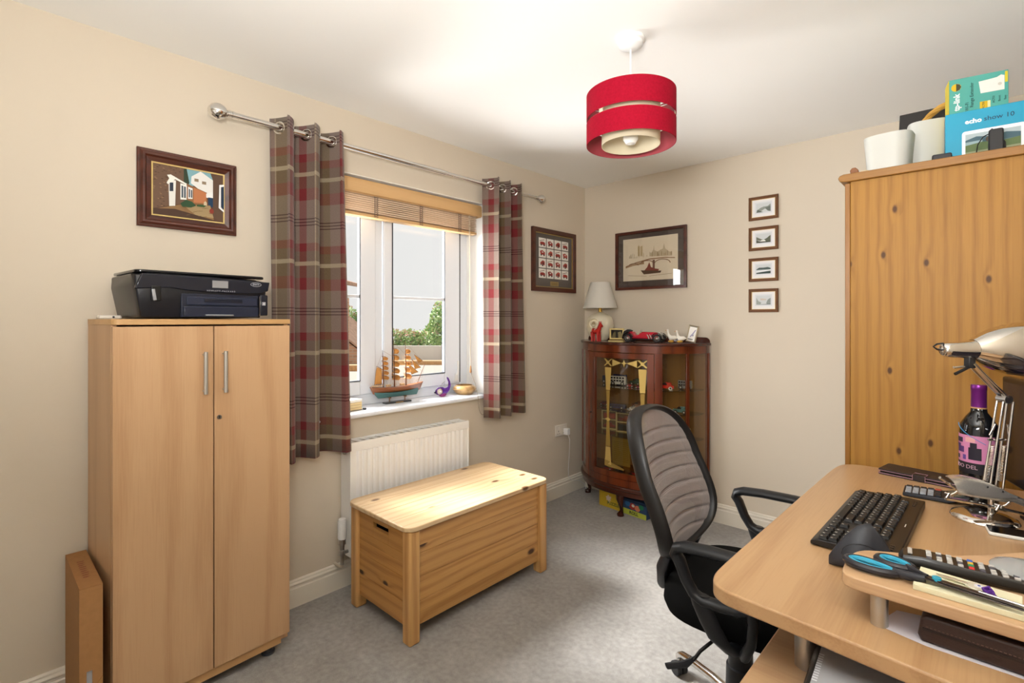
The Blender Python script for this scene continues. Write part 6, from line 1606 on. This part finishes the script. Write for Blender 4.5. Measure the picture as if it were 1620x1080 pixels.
# silver glass-topped tin
t = thing('glass_dish', 'round silver dish with a clear domed lid at the right of the shelf', 'dish', (2.412, -2.262, SH), 0)
b = MB(); b.lathe([(.0001, 0), (.040, 0), (.044, .004), (.044, .014), (.042, .016), (.0001, .016)], (0, 0, 0), 40); b.build('base', mat('a9a9ae', .15, .9), t)
b = MB(); b.lathe([(.0001, .0265), (.03, .0255), (.043, .021), (.046, .018), (.044, .0162), (.0001, .0162)], (0, 0, 0), 40); b.build('lid', mat('dcdfe0', .05, trans=.55, ior=1.4, name='lid_glass'), t)
for k, r in enumerate((.030,)):
    for q in range(9):
        a = radians(190+q*18); b = MB(); b.ell((.0415*cos(a), .0415*sin(a), .010), (.004, .004, .0035), 8, 6); b.build('bead', mat('c6c8d8', .1, .8), t)
# paper and leather wallet on the desk under the shelf
t = thing('paper_sheet', 'white sheet of paper under the raised shelf', 'paper', (2.236, -2.415, DZ+.0002), 0)
MB().prism([(0, .003), (.062, -.012), (.21, -.012), (.21, .12), (.02, .072)], 0, .0006, 'Z').build('sheet', mat('e6e4f0', .8), t, smooth=False)
t = thing('leather_organiser', 'dark brown leather organiser lying under the raised shelf', 'organiser', (2.292, -2.419, DZ+.001), -2)
b = MB(); b.prism([(0, .0), (-.004, .009), (.0, .036), (.006, .040), (.28, .040), (.28, 0)], 0, .16, 'Y', 0)
v0 = b.v; b.build('cover', mat('33221f', .38, bump=.35, bscale=260, name='organiser_leather'), t, bevel=.004, seg=3)
b = MB(); b.box(.002, .28, -.0012, .0005, .018, .0215); b.build('closing_fold', mat('1c1110', .5), t)
b = MB()
for i in range(58): b.tube([(.006+i*.0046, -.0010, .0245), (.0088+i*.0046, -.0010, .0245)], .0005, 4)
b.build('stitching', mat('6b5048', .6), t)
# external drive on the lower desk shelf
t = thing('hard_drive_dock', 'grey box-shaped drive with vent slots on the lower desk shelf', 'drive', (2.160, -2.53, .7405), 4)
b = MB(); b.prism([(0, 0), (0, .042), (.006, .050), (.16, .050), (.166, .042), (.166, 0)], 0, .125, 'Y'); b.build('case', mat('2a2827', .3), t, bevel=.003)
b = MB(); b.box(.010, .158, .004, .122, .050, .052); b.build('top_plate', mat('a4a6ab', .4), t, bevel=.002)
b = MB()
for i in range(12): b.box(.0105, .0175, .018+i*.0068, .0205+i*.0068, .0519, .0523)
b.build('vent_slots', mat('d8dde2', .4), t, smooth=False)

# ================================================================== office chair
cx, cy_ = 1.79, -1.70
t = thing('office_chair', 'black office chair with grey mesh back tucked under the desk', 'chair', (cx, cy_, 0), 4)
# mesh back
def bc(z):  return -.192-.135*((z-.56)/.48)            # centre line leans back
def hw(z):
    f = (z-.560)/(1.022-.560); f = max(0, min(1, f))
    return (.224-.008*f)*(max(0, 1-abs((f-.38)/.62 if f > .38 else (.38-f)/.38)**(3.6 if f > .38 else 2.8)))**.40
def bp(u, z, o=0):      # u -1..1 across
    y = u*hw(z)
    wrap = .045*(y/.21)**2
    lum = .018*sin(pi*(z-.53)/.3) if z < .83 else 0
    return Vector((bc(z)+wrap+lum+o, y, z))
outline = []
zs = [.560+(1.022-.560)*(.5-.5*cos(pi*i/30)) for i in range(31)]
for z in zs: outline.append(bp(1, z))
for z in reversed(zs[1:-1]): outline.append(bp(-1, z))
b = MB(); n = len(outline); rings = []
for i, p in enumerate(outline):
    tv = (outline[(i+1) % n]-outline[i-1]).normalized(); fw = Vector((1, 0, .22)).normalized(); fw = (fw-tv*fw.dot(tv)).normalized(); sd = tv.cross(fw)
    rings.append([p+sd*.011*cos(a)+fw*(.027*sin(a)-.008) for a in [2*pi*q/12 for q in range(12)]])
b.ring(rings, closed_loop=True, caps=False); fr_ = b.build('back_frame', mat('1b1918', .38, name='frame_black'), t, ang=50)
def mesh_mat():
    m, nt, b = newmat('chair_mesh'); tc = nt.nodes.new('ShaderNodeTexCoord'); b.inputs['Base Color'].default_value = lin('7d7370'); b.inputs['Roughness'].default_value = .33
    b.inputs['Sheen Weight'].default_value = .3
    sp = nt.nodes.new('ShaderNodeSeparateXYZ'); L(nt, tc.outputs['Object'], sp.inputs[0])
    a = math_(nt, 'SINE', math_(nt, 'MULTIPLY', sp.outputs[1], 1500.0)); c = math_(nt, 'SINE', math_(nt, 'MULTIPLY', sp.outputs[2], 1500.0))
    h = math_(nt, 'GREATER_THAN', math_(nt, 'MULTIPLY', a, c), .35)
    L(nt, mixc(nt, h, lin('9c9390'), lin('57504e')), b.inputs['Base Color'])
    out_ = nt.nodes['Material Output']; tr = nt.nodes.new('ShaderNodeBsdfTransparent'); mx = nt.nodes.new('ShaderNodeMixShader')
    L(nt, math_(nt, 'MULTIPLY', h, .55), mx.inputs[0]); L(nt, b.outputs[0], mx.inputs[1]); L(nt, tr.outputs[0], mx.inputs[2]); L(nt, mx.outputs[0], out_.inputs[0])
    return m
def mfn(u, v):
    z = .565+(1.017-.565)*v; p = bp((u*2-1)*.985, z)
    k = (z-.60)/.0235
    rib = 0
    if .60 < z < .96:
        ph = k+1.3*((u-.5)**2)
        rib = max(0, sin(2*pi*ph*.5))**4*.013*max(0, 1-abs(2*u-1)**4)
    return p+Vector((-rib, 0, 0))
b = MB(); b.grid(mfn, 60, 150); b.build('back_mesh', mesh_mat(), t, normals=False, ang=80)
for k in range(7):
    z = .655+k*.040; b = MB(); pts = [bp(-.62+1.2*i/16, z+.008*sin(pi*i/16), -.0045) for i in range(17)]; b.tube(pts, .0008, 5); b.build('stitch_line', mat('b8a693', .6), t)
# lower back bracket
b = MB(); path = [(-.200, .575, .10), (-.218, .54, .105), (-.220, .47, .095), (-.185, .415, .075), (-.10, .392, .06), (.02, .39, .06)]
rings = []
for i, (x, z, w2) in enumerate(path):
    p0 = Vector(path[max(i-1, 0)][:2]); p1 = Vector(path[min(i+1, len(path)-1)][:2]); tt = (p1-p0).normalized(); nr = Vector((-tt.y, tt.x))
    th = .012
    rings.append([(x+nr.x*s*th, y, z+nr.y*s*th) for s, y in ((-1, -w2), (1, -w2*.9), (1, w2*.9), (-1, w2))])
b.ring(rings); b.build('back_bracket', mat('1f1e20', .32, name='bracket_black'), t, bevel=.006, seg=3)
for s in (-1, 1):
    b = MB(); b.tube([bp(s, .60, -.012), (-.20, s*.15, .54), (-.225, s*.09, .46)], [.018, .022, .02], 12, flat=.7); b.build('frame_stem', mat('2a2a2e', .28), t)
# seat cushion: superellipsoid pad
b = MB(); n = 48; rings = []
for z, s in ((.425, .55), (.418, .86), (.430, .96), (.455, 1.0), (.485, .985), (.508, .93), (.518, .82), (.521, .5), (.521, .02)):
    ring = []
    for q in range(n):
        a = 2*pi*q/n; ex = .62; x = .235*s*math.copysign(abs(cos(a))**ex, cos(a)); y = .245*s*math.copysign(abs(sin(a))**ex, sin(a)); ring.append((x+.025, y, z-(.012*(x/.235)**3 if x > 0 else 0)+.006*(y/.24)**2))
    rings.append(ring)
rings[0] = [(p[0]*.9, p[1]*.9, .430) for p in rings[0]]
b.ring(rings, caps=True); b.build('seat', 'fabric_b', t, ang=60)
b = MB(); b.prism(rrect(-.15, .19, -.17, .17, .05), .405, .428, 'Z'); b.build('seat_pan', 'blackpl', t, bevel=.004)
# arms
arm_m = mat('1e1f21', .40, name='arm_plastic')
def arm(s):
    y = s*.300
    b = MB()
    top = [(-.085, .655), (-.098, .672), (-.093, .688), (-.070, .697), (.0, .702), (.10, .702), (.165, .697), (.190, .682), (.187, .660), (.155, .640), (.125, .610), (.105, .580), (.07, .565), (.02, .562), (-.02, .562), (-.045, .575), (-.065, .605)]
    P_ = [Vector((x, y, z)) for x, z in top]; n = len(P_); rings = []
    for i in range(n):
        tv = (P_[(i+1) % n]-P_[i-1]).normalized(); sd = Vector((0, 1, 0)); nr = tv.cross(sd).normalized()
        padw = .026 if .64 < P_[i].z else .019
        rings.append([P_[i]+sd*padw*cos(a)*(1 if abs(cos(a)) > .01 else 1)+nr*.0150*sin(a) for a in [2*pi*q/12 for q in range(12)]])
    b.ring(rings, closed_loop=True, caps=False); b.build('armrest', arm_m, t, ang=50)
    b = MB(); rings = []
    for x, z, h, yy in ((-.030, .578, .030, 0), (-.018, .54, .030, 0), (.000, .50, .030, -.004), (.020, .46, .030, -.012), (.045, .432, .026, -.04), (.07, .418, .020, -.10), (.08, .415, .016, -.17)):
        c = Vector((x, y+s*yy, z)); rings.append([c+Vector((h*cos(a), .0125*sin(a) if yy > -.05 else .012*sin(a), (.0 if z > .45 else .012*sin(a)))) for a in [2*pi*q/12 for q in range(12)]])
    b.ring(rings); b.build('arm_support', arm_m, t, ang=50)
    b = MB(); b.tube([(.105, y, .582), (.110, y, .54), (.105, y, .49), (.085, y-s*.02, .440), (.07, y-s*.08, .420)], [.014, .013, .013, .014, .012], 10, flat=1.2); b.build('arm_brace', arm_m, t, ang=50)
arm(-1); arm(1)
# mechanism, column, base
b = MB(); b.box(-.09, .09, -.06, .06, .365, .406); b.build('tilt_mechanism', 'blackpl', t, bevel=.008)
b = MB(); b.lathe([(.028, .375), (.030, .30), (.036, .298), (.037, .235), (.043, .232), (.045, .14), (.048, .10), (.0001, .10)], (0, 0, 0), 32); b.build('column_cover', mat('1c1c1e', .4), t)
for k in range(5):
    a = radians(152+72*k-4); b = MB(); R_ = .31
    b.tube([(.03*cos(a), .03*sin(a), .115), (.12*cos(a), .12*sin(a), .112), (.24*cos(a), .24*sin(a), .096), (.285*cos(a), .285*sin(a), .086), (R_*cos(a), R_*sin(a), .070), (R_*cos(a), R_*sin(a), .058)], [.016, .015, .014, .014, .013, .012], 14); lg = b.build('base_leg', 'chrome', t)
    b = MB(); sx, sy = -sin(a), cos(a)
    for s in (-1, 1):
        c = Vector(((R_)*cos(a)+sx*s*.013, R_*sin(a)+sy*s*.013, .026)); ax_ = Vector((sx, sy, 0)); b.cyl(tuple(c-ax_*.009), tuple(c+ax_*.009), .0255, n=24)
    b.cyl((R_*cos(a)-sx*.004, R_*sin(a)-sy*.004, .026), (R_*cos(a)+sx*.004, R_*sin(a)+sy*.004, .026), .012, n=12)
    b.build('castor', 'blackpl', t, bevel=.003)
    b = MB(); b.cyl((R_*cos(a), R_*sin(a), .045), (R_*cos(a), R_*sin(a), .062), .008, n=12); b.build('castor_stem', 'chrome', t)
b = MB(); b.tube([(.02, -.09, .40), (-.02, -.16, .395), (-.06, -.20, .355), (-.075, -.215, .33)], .005, 8); b.build('lever_rod', 'blackpl', t)
b = MB(); b.tube([(-.07, -.21, .337), (-.095, -.225, .315), (-.150, -.235, .290)], [.006, .013, .011], 10, flat=.45); b.build('lever_paddle', mat('2c2f35', .4), t)
